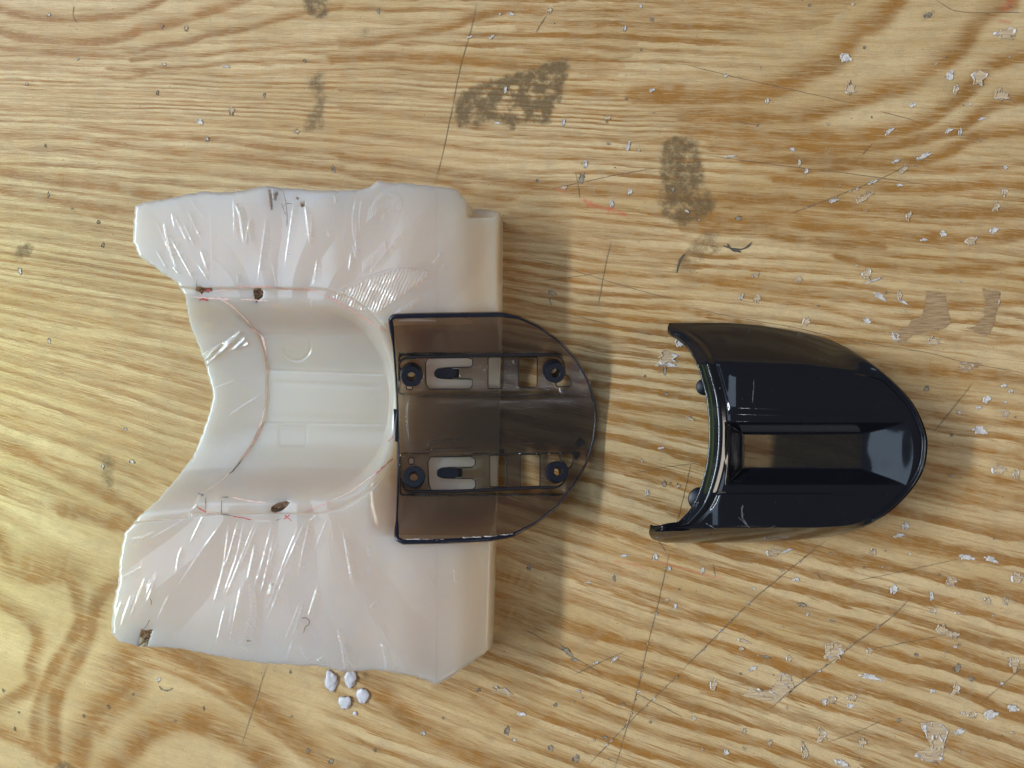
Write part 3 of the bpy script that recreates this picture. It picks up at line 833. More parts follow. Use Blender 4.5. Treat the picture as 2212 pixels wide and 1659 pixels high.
SCR = [[(1030, 7), (1013, 80), (993, 150), (977, 233), (957, 327), (940, 397)], [(1193, 407), (1287, 387), (1350, 374), (1417, 363)], [(1243, 370), (1254, 433)], [(1180, 33), (1157, 70)],
       [(1475, 138), (1575, 163), (1708, 193), (1842, 223)], [(1900, 240), (1975, 260)], [(1508, 333), (1708, 360), (1875, 380), (2008, 400)], [(1705, 463), (1808, 423), (1908, 383), (1968, 353)], [(2022, 0), (2075, 25), (2212, 27)],
       [(1475, 660), (1575, 683), (1708, 706), (1842, 736), (1995, 760), (2075, 780), (2212, 806)], [(2102, 826), (2060, 880), (2015, 936)],
       [(1782, 1169), (1665, 1263), (1608, 1313), (1518, 1403), (1475, 1446)], [(1972, 1286), (1922, 1336), (1842, 1393), (1792, 1433), (1715, 1486), (1662, 1533)], [(2068, 1208), (1942, 1236), (1852, 1254)], [(2035, 1373), (1882, 1403)], [(2212, 1439), (2115, 1523)],
       [(1447, 1186), (1424, 1293), (1400, 1389), (1370, 1516), (1327, 1662)], [(1475, 1449), (1370, 1549), (1270, 1653)], [(1237, 1459), (1350, 1406)], [(1120, 1353), (1204, 1399), (1304, 1459)], [(1370, 1496), (1475, 1549)],
       [(577, 1436), (550, 1519), (520, 1613)], [(1492, 1003), (1479, 1061), (1461, 1134)], [(1372, 1022), (1430, 1010), (1492, 1002), (1506, 997)], [(1545, 940), (1535, 968)], [(1120, 555), (1200, 572), (1290, 600), (1380, 627), (1470, 650)], [(1175, 605), (1240, 598), (1310, 587)],
       [(1090, 640), (1170, 660), (1260, 686), (1360, 712), (1440, 728)], [(1320, 520), (1305, 590), (1292, 660)], [(1400, 1150), (1420, 1165), (1440, 1195)], [(2040, 1480), (2110, 1506), (2150, 1520)], [(1480, 395), (1510, 402)], [(1590, 262), (1640, 271)], [(1862, 335), (1885, 310)],
       [(160, 12), (158, 35), (166, 48)], [(1905, 1556), (1850, 1582), (1790, 1602)], [(1540, 1218), (1546, 1245)], [(1760, 1236), (1778, 1252), (1790, 1255)]]
for i, p in enumerate(SCR):
    ribbon('scratch', p, 1.1 if i not in (11, 12) else 1.7, flat, M_SCR if i != 21 else M_GREY, table, 0.30, n=40, wob=.45)
for i in (11, 12, 16, 17, 7):
    q = spline(SCR[i], 60)
    for k in range(4, 56):
        if rs.random() < 0.14:
            chip(q[k][0] + rs.uniform(-2, 2), q[k][1] + rs.uniform(-2, 2), rs.uniform(2, 6), rs.uniform(1.4, 2.6), -math.degrees(math.atan2(-(q[k + 1] - q[k])[1], (q[k + 1] - q[k])[0])), rs.choice(['white', 'bare', 'dark']))
HOOK = [[(1195, 640), (1186, 628), (1188, 650), (1193, 660)], [(1190, 626), (1203, 637)], [(343, 1482), (350, 1490), (362, 1492), (374, 1486)]]
for p in HOOK:
    ribbon('scratch', p, 3.2, flat, M_GREY, table, 0.32, n=14, wob=.3)
ribbon('scratch', [(1572, 1085), (1590, 1088)], 1, flat, M_SCR, table, 0.3)
# stringy grime right of the big stain
for p in ([(1562, 530), (1585, 538), (1610, 536), (1625, 522)], [(1480, 548), (1470, 560), (1462, 590)], [(1570, 526), (1582, 540), (1602, 544)]):
    ribbon('scratch', p, 4.0, flat, M_DARK, table, 0.35, n=20, wob=.5)

# ------------------------------------------------------------------ the silicone mould
LEFT = [(300, 1397), (255, 1385), (241, 1368), (243, 1310), (255, 1260), (258, 1210), (268, 1153), (300, 1115), (340, 1080), (380, 1035), (415, 990), (440, 930), (453, 885), (460, 858), (455, 830), (445, 790), (425, 740), (408, 690), (402, 645), (385, 612), (350, 590), (325, 572), (300, 552), (287, 522), (289, 485), (292, 445)]
TOP = [(292, 445), (312, 436), (345, 432), (400, 421), (440, 414), (480, 416), (520, 412), (560, 405), (572, 402), (640, 408), (700, 412), (770, 411), (798, 404), (815, 392), (850, 395), (920, 400), (985, 408), (1002, 425), (1020, 452), (1058, 453), (1078, 460), (1086, 478)]
RIGHT = [(1066, 1396), (1072, 1170), (1080, 900), (1085, 700), (1086, 478)]
BOT = [(300, 1397), (345, 1398), (400, 1403), (480, 1420), (560, 1432), (650, 1437), (700, 1440), (740, 1452), (800, 1447), (860, 1453), (920, 1468), (946, 1480), (985, 1455), (1040, 1416), (1066, 1396)]

YC, HW = 866.0, 246.0
# fine cuts, tears and knife lines in the skin (bench units)
R1 = lambda *p: [(229.8 + x * .2386, 370.3 + y * .2386) for x, y in p]
R2 = lambda *p: [(638.4 + x * .2386, 370.3 + y * .2386) for x, y in p]
R3 = lambda *p: [(229.8 + x * .2386, 702.2 + y * .2386) for x, y in p]
R4 = lambda *p: [(229.8 + x * .2386, 1085.3 + y * .2386) for x, y in p]
R5 = lambda *p: [(638.4 + x * .2501, 1085.3 + y * .2501) for x, y in p]
RIDGES = []


def rdg(p, k=1.0, wd=3.0):
    RIDGES.append((np.asarray(p, float), k, wd))


for p, k, wd in [
    (R1((445, 430), (570, 720)), .8, 2.6), (R1((520, 450), (560, 640), (630, 870)), 1.2, 4), (R1((590, 370), (620, 520)), .7, 3), (R1((620, 400), (740, 660)), .9, 2.6), (R1((700, 470), (800, 680)), .7, 3.5),
    (R1((735, 350), (860, 620)), .9, 2.6), (R1((560, 560), (700, 820), (800, 1000)), 1, 2.8), (R1((450, 710), (550, 890)), .8, 2.6), (R1((600, 860), (665, 940)), .8, 3), (R1((760, 260), (900, 440)), .6, 2.4),
    (R1((820, 830), (920, 980)), .9, 2.6), (R1((850, 700), (920, 900)), .6, 5), (R1((1160, 280), (1210, 400), (1245, 650)), 1.3, 4), (R1((1300, 430), (1255, 660)), .9, 3), (R1((1445, 430), (1365, 1030)), .9, 2.6),
    (R1((1700, 260), (1610, 900)), .9, 2.6), (R1((1800, 300), (1845, 660)), 1.2, 3.6), (R1((1860, 430), (1850, 620)), .6, 2.4), (R1((1910, 800), (1875, 1030)), 1.2, 3.4), (R1((1190, 930), (1190, 1020)), .8, 2.6), (R1((940, 300), (960, 980)), .45, 2.6),
    (R1((1150, 220), (1160, 600)), .6, 3),
    (R2((550, 230), (520, 400), (525, 560), (560, 740)), .7, 2.4), (R2((600, 250), (580, 400), (585, 570)), .8, 2.6), (R2((545, 400), (550, 780)), .6, 2.2), (R2((520, 670), (550, 800)), .9, 2.4), (R2((505, 740), (485, 900)), 1.1, 3.4),
    (R2((690, 890), (810, 740), (1010, 510)), 1.0, 3), (R2((1010, 510), (1240, 300)), .5, 2.6), (R2((310, 1110), (640, 960), (980, 855)), 1, 3), (R2((900, 1290), (1000, 1220), (1150, 1110)), 1.2, 5), (R2((960, 1160), (1280, 930)), .6, 2.4),
    (R2((1240, 830), (1290, 780), (1310, 730)), 1.2, 4), (R2((1330, 830), (1345, 890)), .7, 2.6), (R2((350, 210), (365, 290)), .8, 2.6), (R2((295, 540), (305, 600)), .7, 2.6), (R2((1390, 1200), (1470, 1150)), .4, 2.6), (R2((1150, 1180), (1210, 1090)), .7, 3),
    (R3((1110, 820), (1240, 730), (1390, 640)), .7, 2.6), (R3((960, 580), (1170, 500)), .5, 2.6), (R3((800, 200), (770, 20)), .6, 5), (R3((895, -50), (1010, 0)), .5, 4),
    (R4((890, 90), (750, 380)), .9, 2.8), (R4((1070, 150), (860, 440), (640, 770)), .8, 2.8), (R4((1110, 180), (1060, 570), (960, 950)), 1.1, 3), (R4((1190, 180), (1100, 500), (1040, 620)), 1.2, 3.4), (R4((1240, 190), (1180, 480), (1050, 860)), 1, 2.8),
    (R4((1340, 190), (1180, 600), (1060, 890)), 1.1, 2.8), (R4((1370, 200), (1200, 600)), .8, 2.4), (R4((1345, 380), (1270, 730)), 1.1, 3.4), (R4((1495, 210), (1410, 540), (1330, 790)), 1.1, 2.8), (R4((1520, 290), (1430, 700), (1380, 860)), 1.1, 3.2), (R4((1540, 350), (1470, 600)), .8, 2.4),
    (R4((1750, 190), (1620, 500), (1480, 900), (1420, 1000)), .9, 2.6), (R4((1800, 170), (1600, 620)), 1, 2.8), (R4((1840, 170), (1770, 480), (1735, 660)), 1.1, 2.8), (R4((1910, 110), (1840, 170)), 1, 4), (R4((1630, 620), (1510, 930), (1440, 1090)), .9, 2.8), (R4((1220, 740), (1110, 1290)), 1.1, 2.8),
    (R4((1075, 930), (990, 1300)), .9, 2.6), (R4((1150, 880), (1100, 1200)), .6, 2.4), (R4((1910, 770), (1820, 1050)), 1, 2.8), (R4((1755, 900), (1600, 1290)), .8, 2.6), (R4((1780, 900), (1630, 1440)), .9, 2.6), (R4((440, 270), (330, 315), (220, 335)), 1.2, 4), (R4((800, 100), (330, 370)), .6, 2.6),
    (R4((690, 390), (650, 500), (630, 650)), .9, 3), (R4((570, 830), (460, 1060)), .8, 2.8), (R4((1740, 1300), (1830, 1460)), .8, 2.4), (R4((1790, 1280), (1890, 1450)), .5, 2.4), (R4((340, 570), (130, 690)), .5, 3), (R4((1500, 730), (1470, 850)), .9, 7), (R4((1345, 170), (1520, 178)), 1.1, 2.6),
    (R5((380, 180), (430, 350), (490, 740)), 1.2, 3.4), (R5((425, 340), (470, 560), (515, 740)), 1.2, 3), (R5((300, 130), (330, 360)), .7, 2.6), (R5((270, 150), (160, 420)), .6, 2.4), (R5((620, 0), (625, 40)), .6, 2.4), (R5((628, 370), (632, 470)), .8, 2.4), (R5((632, 540), (635, 610)), .6, 2.4),
    (R5((1125, 620), (1200, 720)), .9, 2.8), (R5((1370, 570), (1375, 690)), 1.2, 3), (R5((640, 920), (680, 870), (740, 855)), .7, 3), (R5((700, 1020), (810, 1240), (850, 1460)), 1, 2.8), (R5((740, 1190), (800, 1470)), .8, 6), (R5((360, 1090), (400, 1250), (430, 1450)), 1.3, 4), (R5((400, 1200), (500, 1450)), 1.3, 3.4),
    (R5((185, 730), (110, 990)), .9, 2.6), (R5((195, 1350), (230, 1410)), 1.2, 6), (R5((50, 1250), (110, 1400)), .8, 2.6), (R5((130, 1080), (320, 1440)), .4, 4)]:
    rdg(p, k, wd)
for i in range(15):             # fan of knife chatter at the far edge
    x = 660 + i * 20; t = i / 14.0
    rdg(R2((x + 10, 300 - 150 * math.sin(t * 2.6)), (x + 14, 330), (x + 30 * t - 10, 470 - 220 * t)), .75, 2.2)
for i in range(11):
    x = 600 + i * 20
    rdg(R2((x + 8, 880 - 18 * i - 70), (x + 14, 920 - 17 * i)), .8, 2.2)
for i in range(15):             # shaved nick, short slanting steps
    t = i / 14.0
    cx_, cy_ = 1320 - 90 * t * t + 30 * math.sin(t * 3), 770 + 520 * t
    rdg(R4((cx_ - 45, cy_ - 10), (cx_ + 5, cy_ + 20), (cx_ + 40, cy_ + 70)), .9, 2.2)
for i in range(16):             # bundle of cuts by the near left corner
    t = rs.random(); x = 120 + 360 * t + rs.uniform(-30, 30); y = 960 - 330 * t + rs.uniform(-60, 60); l = rs.uniform(80, 260)
    rdg(R4((x, y), (x - l * .38, y + l)), rs.uniform(.4, .9), 2.4)
for i in range(20):             # faint hairlines
    side_ = rs.random() < .5
    x = rs.uniform(300, 950); y = rs.uniform(430, 600) if side_ else rs.uniform(1140, 1400)
    a = rs.uniform(-.25, .25) + (x - 650) / 900 * (1 if not side_ else -1)
    l = rs.uniform(15, 70)
    rdg([(x, y), (x + l * a, y + l)], rs.uniform(.2, .5), 2.2)

PIT = [(R1((812, 1050), (850, 1040), (900, 1060), (955, 1050), (958, 1078), (925, 1090), (885, 1085), (865, 1112), (845, 1090), (815, 1085)), 30), (R1((1330, 1085), (1345, 1062), (1395, 1058), (1420, 1090), (1412, 1140), (1385, 1160), (1358, 1185), (1345, 1150)), 46),
       (R3((1490, 1659 - 10), (1560, 1610), (1620, 1595), (1665, 1600), (1640, 1640), (1590, 1680), (1530, 1700), (1495, 1685)), 40), (R4((318, 1150), (350, 1160), (420, 1150), (390, 1230), (365, 1320), (292, 1325), (298, 1230)), 60),
       (R1((1470, 170), (1495, 172), (1505, 330), (1495, 345)), 10), (R1((1520, 195), (1558, 190), (1530, 270)), 10), (R1((1760, 285), (1795, 280), (1790, 315), (1765, 320)), 14), (R4((1272, 1245), (1320, 1246), (1285, 1268)), 8), (R1((1720, 230), (1745, 235), (1735, 260)), 8)]
FACET = [  # shaved facets that face the window: (outline, sawtooth period, direction of the steps)
    (R2((320, 1140), (640, 990), (960, 870), (1100, 885), (1240, 910), (1000, 1100), (740, 1280), (560, 1260)), 6.5, (0.92, 0.39), 3.6),
    (R3((830, 300), (1210, 60), (1245, 68), (880, 395)), 16, (0.75, 0.66), 8.0),
    (R3((1085, 245), (1250, 105), (1295, 180), (1200, 215)), 14, (0.75, 0.66), 7.0)]


def mould_z(X, Y, detail=False):
    """height of the mould's skin seen over (X, Y)"""
    X = np.asarray(X, float); Y = np.asarray(Y, float)
    zt = 172 + 7 * vnoise(X / 170, Y / 150) + 2.5 * vnoise(X / 70 + 4, Y / 90)
    zt = zt - 12 * smooth(700, 850, X) - 18 * smooth(850, 1000, X)
    # broad flats left by the cuts
    # facets that fan out round the print
    th = np.arctan2(Y - YC, (X - 640) * 1.0)
    tri = np.abs((th * 6.5 + 1.6 * vnoise(X / 160 + 3, Y / 160)) % 2 - 1)
    zt = zt + 6.5 * tri * (0.5 + vnoise(X / 110 + 8, Y / 130 + 2)) * smooth(980, 880, X) * smooth(HW - 60, HW + 5, np.abs(Y - YC))
    # valley through the middle, the print of the cover
    hw = HW + 0.0 * X
    ex = np.maximum(X - 672, 0) / 212.0
    t = np.sqrt(ex ** 2 + ((Y - YC) / hw) ** 2)
    floor_c = 46 + 0.02 * (X - 500)
    w_ = 1 - t
    ledge = 0.10 * smooth(0.0, 0.02, w_)                       # thin ledge inside the rim
    ws = 1 - np.abs(Y - YC) / hw
    prof = ledge + (0.62 * smooth(0.085, 0.42, ws) + 0.28 * smooth(0.2, 0.75, ws)) * smooth(0.05, 0.20, w_ + 0.35 * (X < 672))
    cav = zt - (zt - floor_c) * np.clip(prof, 0, 1)
    # left of the arched rim the channel runs out shallower
    tt = np.clip((Y - YC) / 215.0, -1.6, 1.6)
    rim_x = np.interp(Y, [600, 640, 665, 720, 800, 860, 910, 960, 1020, 1065, 1110], [405, 430, 488, 553, 576, 577, 570, 545, 500, 432, 410])
    fl = 53 + 12 * smooth(0, 150, rim_x - X)
    wc = 1 - np.abs(Y - YC - 4) / (250 + 0.10 * (rim_x - X))
    chan = zt - (zt - fl) * np.clip(0.10 * smooth(0, .02, wc) + 0.60 * smooth(0.05, 0.45, wc) + 0.30 * smooth(0.15, 0.8, wc), 0, 1)
    k = smooth(-3, 4, X - rim_x)
    inside = (np.abs(Y - YC) < 270)
    z = np.where(inside, chan * (1 - k) + np.minimum(cav, chan + 6) * k, zt)
    z = np.where(X > 700, cav, z)
    z = np.where(np.abs(Y - YC) >= 252 + 0.12 * np.maximum(rim_x - X, 0), zt, z)
    # to the right the valley opens out towards the straight side, under the clear cover
    t2 = np.clip(np.abs(Y - 928) / 243.0, 0, 1.3)
    open_ = 84 - 0.16 * (X - 857) + 84 * t2 ** 1.9
    cap = np.maximum(open_ - 20, 8) + 30 * smooth(0.85, 1.05, t2) + 400 * smooth(1.02, 1.15, t2)
    ko = smooth(790, 872, X)
    z = z * (1 - ko) + np.minimum(z, cap) * ko
    # sloping side towards the black cover
    side = 158 - 46 * smooth(930, 1078, X)
    xe = np.interp(Y, [478, 700, 900, 1170, 1396], [1086, 1085, 1080, 1072, 1066])
    side = side * np.sqrt(np.clip(1 - np.clip((X - (xe - 16)) / 15.0, 0, 1) ** 2, 0, 1)) + 0.5
    z = np.where(X > 900, -5.0 * np.log(np.exp(-z / 5.0) + np.exp(-np.minimum(side + 400 * smooth(945, 905, X), 300) / 5.0)), z)
    z = np.maximum(z, 0.4)
    # step at the far right corner
    z = np.where((Y < 470) & (X > 990), np.minimum(z, 100 + 40 * smooth(1024, 1000, X)), z)
    # low relief on the valley floor
    dd = np.hypot(X - 640, Y - 748)
    z = z - 1.4 * np.exp(-((dd - 31) / 2.2) ** 2) * smooth(736, 752, Y + 0.3 * (X - 640))
    for yy0, sl, am, x0, x1, ww in ((800, .035, 1.6, 578, 835, 2.2), (727, .012, -1.3, 560, 760, 2.0), (826, .04, 1.3, 585, 835, 6), (914, .01, 1.0, 575, 840, 2.2), (900, .045, 1.0, 580, 835, 9)):
        z = z - 0.5 * am * np.exp(-((Y - yy0 - sl * (X - 580)) / ww) ** 2) * smooth(x0, x0 + 8, X) * smooth(x1, x1 - 25, X)
    z = z - 0.5 * np.exp(-((X - 662) / 2.0) ** 2) * smooth(918, 925, Y) * smooth(962, 955, Y)
    z = z - 0.6 * smooth(598, 606, X) * smooth(666, 658, X) * smooth(914, 922, Y) * smooth(968, 960, Y)
    z = z - 0.6 * smooth(34, 28, dd)
    if detail:
        for pts, kk, wd in RIDGES:
            x0, y0 = pts.min(0) - 8; x1, y1 = pts.max(0) + 8
            m = (X > x0) & (X < x1) & (Y > y0) & (Y < y1)
            if not m.any():
                continue
            q = spline(pts, 6 * len(pts)) if len(pts) > 2 else pts
            d, f, s_ = seg_dist(X[m], Y[m], q)
            e = np.minimum(1, np.minimum(f, 1 - f) * 5 + .05) * (0.6 + 1.3 * np.abs(vnoise(f * 26 + kk * 9, f * 0 + wd * 7)))
            dv = pts[-1] - pts[0]
            sg = -s_ * (np.sign(dv[1]) if abs(dv[1]) > 0.35 * abs(dv[0]) else -np.sign(dv[0]))
            w1 = max(wd * 0.75, 1.9)
            d = np.where(np.abs(s_) > d, np.abs(s_), d)
            z[m] += kk * e * 0.78 * w1 * np.where(sg < 0, np.clip(1 - d / w1, 0, 1), np.exp(-d / 7.0) * smooth(16, 9, d))
        for poly, per, dr, am in FACET:
            m = in_poly(X, Y, poly)
            ph = (X * dr[0] + Y * dr[1] + 3.0 * vnoise(X / 17, Y / 17)) / per
            saw = ph - np.floor(ph)
            mod = 0.55 + 0.9 * (vnoise(X / 22 + 3, Y / 22) + .25)
            z = np.where(m, z + am * saw * np.clip(mod, .25, 1.2), z)
    return z


def pits(X, Y):
    dep = np.zeros(X.shape); pit_dk = np.zeros(X.shape)
    for poly, dp in PIT:
        m = in_poly(X, Y, poly)
        dep = np.where(m, np.maximum(dep, dp * (0.8 + 0.5 * vnoise(X / 6, Y / 6))), dep)
        p = np.asarray(poly); yr = (Y - p[:, 1].min()) / max(np.ptp(p[:, 1]), 1)
        pit_dk = np.where(m, np.clip(0.45 + 0.6 * vnoise(X / 5 + 5, Y / 5) + .5 * yr, 0, 1), pit_dk)  # painted shade of each hole, deeper towards its near end
    return dep, pit_dk


def build_mould():
    root = empty('silicone_mould', 640, 930, 0, 'cut block of milky translucent silicone with a hollow print and red pen lines', 'mould')
    nu, nv = 520, 640
    L = linear(LEFT, nv)[::-1]; R = linear(RIGHT, nv)[::-1]            # from the far edge to the near edge
    T = linear(TOP, nu); Bm = linear(BOT, nu)
    u = np.linspace(0, 1, nu)[:, None, None]; v = np.linspace(0, 1, nv)[None, :, None]
    P = (1 - u) * L[None] + u * R[None] + (1 - v) * T[:, None] + v * Bm[:, None] - (
        (1 - u) * (1 - v) * T[0] + u * (1 - v) * T[-1] + (1 - u) * v * Bm[0] + u * v * Bm[-1])
    X, Y = P[..., 0], P[..., 1]
    # ragged torn edge
    ed = np.minimum(np.minimum(np.arange(nu)[:, None] * 1.0, 0 * Y + 40), np.minimum(np.arange(nv)[None, :], (nv - 1 - np.arange(nv))[None, :]))
    j = np.exp(-ed / 4.0)
    X = X + j * 3.2 * vnoise(X / 9, Y / 9) + j * 1.5 * vnoise(X / 3, Y / 3)
    Y = Y + j * 3.2 * vnoise(X / 9 + 40, Y / 9) + j * 1.5 * vnoise(X / 3 + 40, Y / 3)
    z = mould_z(X, Y, True)
    # rounded shoulder along the outer edges (not the straight right side)
    idx = np.minimum(np.arange(nv), nv - 1 - np.arange(nv))[None, :] * 1.7
    idl = np.arange(nu)[:, None] * 1.6
    e = np.minimum(idx, idl)
    z = z - np.minimum(z * 0.08, 4) * np.exp(-e / 3.0)
    dep, pit_dk = pits(X, Y)
    z = np.maximum(z - dep, 3)
    co = np.stack(real(X, Y, z), -1).reshape(-1, 3)
    q = grid_faces(nu, nv)
    ring = np.concatenate([np.arange(nv), np.arange(1, nu) * nv + nv - 1, (nu - 1) * nv + np.arange(nv - 2, -1, -1), np.arange(nu - 2, 0, -1) * nv])
    base = co[ring].copy()
    base[:, 2] = 0.25 * S
    ct = co.mean(0)
    base[:, :2] = ct[:2] + (base[:, :2] - ct[:2]) * 0.992
    n0 = len(co); nr = len(ring)
    a = np.arange(nr); b = (a + 1) % nr
    skirt = np.stack([n0 + nr + a, n0 + a, n0 + b, n0 + nr + b], 1)
    # quads above run u then v; y flips, so wind them the other way round for outward normals
    quads = np.vstack([q[:, ::-1], skirt[:, ::-1]])
    me = mesh_np('body', np.vstack([co, base, co[ring]]), quads, [n0 + np.arange(nr)])
    at = me.attributes.new('pit_shade', 'FLOAT', 'POINT')
    at.data.foreach_set('value', np.concatenate([pit_dk.ravel(), np.zeros(2 * nr)]).astype(np.float32))
    thru_ = 0.85 * smooth(930, 1060, X) + 0.25 * smooth(600, 950, X) + 0.25 * smooth(HW, HW - 120, np.abs(Y - YC)) * smooth(500, 620, X)  # see-through warmth put into the colour, strongest at the right side
    at = me.attributes.new('through_tint', 'FLOAT', 'POINT')
    at.data.foreach_set('value', np.concatenate([np.clip(thru_, 0, 1).ravel(), np.full(2 * nr, .5)]).astype(np.float32))
    bm = bmesh.new(); bm.from_mesh(me); bmesh.ops.recalc_face_normals(bm, faces=bm.faces[:]); bm.to_mesh(me); bm.free()
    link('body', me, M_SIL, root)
    # pen lines drawn along the print's edge
    mz = lambda X, Y: mould_z(X, Y)
    for p, ww, m in [
        ([(418, 641), (460, 645), (500, 646)], 2.4, M_PINK), ([(520, 646), (556, 649), (580, 650)], 2.6, M_PINK), ([(430, 650), (440, 646), (450, 650)], 4, M_REDDARK), ([(445, 628), (456, 626)], 4, M_REDDARK),
        ([(462, 630), (520, 620), (560, 619)], 1.6, M_PINK), ([(515, 619), (550, 619), (590, 620)], 2.2, M_REDINK), ([(590, 620), (620, 625), (670, 627), (690, 633)], 2.2, M_REDINK), ([(690, 633), (735, 655), (780, 683), (846, 724)], 1.8, M_REDINK),
        ([(542, 708), (552, 716), (566, 728), (574, 760)], 4.5, M_PINK), ([(574, 760), (578, 790), (578, 812)], 3.0, M_PINK), ([(577, 830), (574, 870), (566, 908)], 1.6, M_PINK), ([(566, 908), (556, 940), (538, 968), (520, 995)], 5, M_PINK), ([(525, 990), (505, 1015), (495, 1022)], 2.6, M_PENCIL),
        ([(495, 1022), (470, 1045), (445, 1060)], 1.8, M_PINK), ([(428, 1065), (440, 1070)], 3.2, M_PENCIL), ([(426, 1095), (440, 1104), (446, 1106)], 2.2, M_REDDARK), ([(424, 1086), (428, 1098)], 1.2, M_PENCIL),
        ([(445, 1074), (444, 1105)], 2.0, M_PENCIL), ([(479, 1080), (478, 1112)], 1.8, M_PENCIL), ([(479, 1111), (500, 1114)], 2.4, M_PENCIL), ([(500, 1114), (520, 1118), (545, 1123)], 2.4, M_REDDARK), ([(446, 1107), (470, 1110)], 1.4, M_PINK),
        ([(478, 1074), (495, 1074)], 2.6, M_PENCIL), ([(500, 1074), (540, 1082), (575, 1086)], 2.6, M_PINK), ([(596, 1124), (608, 1120)], 1.6, M_PENCIL), ([(612, 1122), (626, 1112)], 2.2, M_REDDARK), ([(615, 1112), (630, 1126)], 2.4, M_REDDARK),
        ([(655, 1108), (690, 1094), (715, 1082)], 1.6, M_REDINK), ([(715, 1082), (760, 1060), (800, 1030), (848, 994)], 1.4, M_PINK), ([(810, 1024), (835, 1003), (850, 990)], 2.4, M_REDDARK), ([(838, 955), (850, 942)], 2, M_REDDARK),
        ([(470, 642), (500, 660), (530, 690), (545, 708)], 3.5, M_PINK),
        ([(612, 413), (618, 440), (620, 470), (619, 492)], 1.6, M_PENCIL), ([(608, 438), (616, 462), (619, 466)], 1.6, M_PENCIL), ([(612, 446), (618, 440), (632, 441)], 1.4, M_PENCIL), ([(584, 453), (589, 453)], 1.4, M_PENCIL), ([(426, 606), (424, 622)], 1.2, M_PENCIL),
        ([(660, 505), (672, 507)], 2.2, M_PINK), ([(583, 412), (588, 440), (588, 452)], 3.0, M_PENCIL), ([(594, 418), (600, 416), (595, 434)], 3.0, M_PENCIL)]:
        ribbon('pen_line', p, ww, mz, m, root, 0.45, n=18, wob=.5)
    return root


mould = build_mould()


# loose fibres lying on the mould
def fibre(p, label, zf, r=0.7):
    q = spline(p, 24)
    z = zf(q[:, 0], q[:, 1]) + 1.4
    t_ = empty('fibre', p[0][0], p[0][1], float(z[0]), label, 'fibre')
    tube('strand', np.stack(real(q[:, 0], q[:, 1], z), 1), r * S, M_PENCIL, t_, 6)


fibre(R4((1770, 1050), (1800, 1045), (1835, 1070), (1830, 1105), (1800, 1130), (1785, 1180)), 'curly dark fibre lying on the near part of the silicone', mould_z, .8)
fibre(R4((395, 870), (408, 900), (402, 928)), 'short curved dark hair on silicone by the near left corner', mould_z)
fibre(R4((390, 1065), (365, 1110), (335, 1150)), 'thin dark hair leading to the notch in the silicone', mould_z, .6)

# crumbs of silicone by the near edge
CR = [(716, 1470, 13, 21, 'taller silicone crumb touching the mould, leftmost of the white crumbs'), (757, 1466, 13, 18, 'silicone crumb at the mould edge beside the brown grain stripe'),
      (745, 1517, 12, 14, 'rounded silicone crumb lying nearest the picture bottom of the four large ones'), (784, 1503, 12, 14, 'rightmost silicone crumb, standing clear of the mould'), (767, 1541, 4, 4, 'tiny pale speck of silicone below the larger crumbs')]
for i, (X, Y, rx, ry, lab) in enumerate(CR):
    bm = bmesh.new()
    bmesh.ops.create_icosphere(bm, subdivisions=3, radius=1.0)
    hgt = min(rx, ry) * .30
    for vv in bm.verts:
        c = vv.co
        k = 1 + .75 * float(vnoise(c.x * 2.3 + i * 3.3, c.y * 2.3 + c.z * 1.9)) + .25 * float(vnoise(c.x * 6 + i, c.y * 6 + c.z * 5))
        c.x *= rx * k * (1 - .25 * (1 if c.y < 0 else 0) * abs(c.y)); c.y *= ry * k; c.z = max(c.z * hgt * k, -hgt * .55) + hgt * .55 + .5
        c *= S
    me = bpy.data.meshes.new('silicone_crumb'); bm.to_mesh(me); bm.free()
    me.polygons.foreach_set('use_smooth', [True] * len(me.polygons))
    o = link('silicone_crumb', me, M_CRUMB)
    o.location = ((X - CX) * S, -(Y - CY) * S, 0)
    tag(o, lab, 'crumb', 'silicone crumbs beside the mould')

# ------------------------------------------------------------------ the clear smoky cover
PO = [(841, 688), (848, 681), (900, 679), (956, 678), (1020, 677), (1082, 676), (1121, 683), (1164, 702.5), (1211, 736), (1247, 774), (1274, 823), (1287, 870), (1290, 906), (1285, 949), (1270, 1002), (1244, 1048), (1204, 1098), (1161, 1131), (1108, 1159), (1055, 1167.6), (956, 1172), (870, 1173.5), (854, 1166), (855, 1120), (857, 1060), (857.5, 1000), (857, 940), (856, 880), (853, 817), (849, 760), (845, 720)]
PY, PHW = 927.0, 246.0
K1 = lambda *p: [(823.5 + x * .331, 651.2 + y * .331) for x, y in p]


def plate_z(X, Y):
    X = np.asarray(X, float); Y = np.asarray(Y, float)
    t = (Y - PY) / PHW
    z = 84 - 0.160 * (X - 857) + 84 * np.abs(t) ** 1.9
    ups = smooth(766, 772, Y) * smooth(851, 845, Y) * smooth(862, 870, X) * smooth(1216, 1206, X)
    dns = smooth(980, 986, Y) * smooth(1068, 1062, Y) * smooth(866, 872, X) * smooth(1222, 1212, X)
    z = z - 7 * np.maximum(ups, dns)
    # shallow dish between the two rows of slots
    dish = smooth(852, 864, Y) * smooth(974, 962, Y) * smooth(876, 900, X) * smooth(1275, 1235, X)
    return z - 5 * dish + 0


def plate_at(X, Y, dz=0.0):
    return np.array(real(X, Y, plate_z(X, Y) + dz))


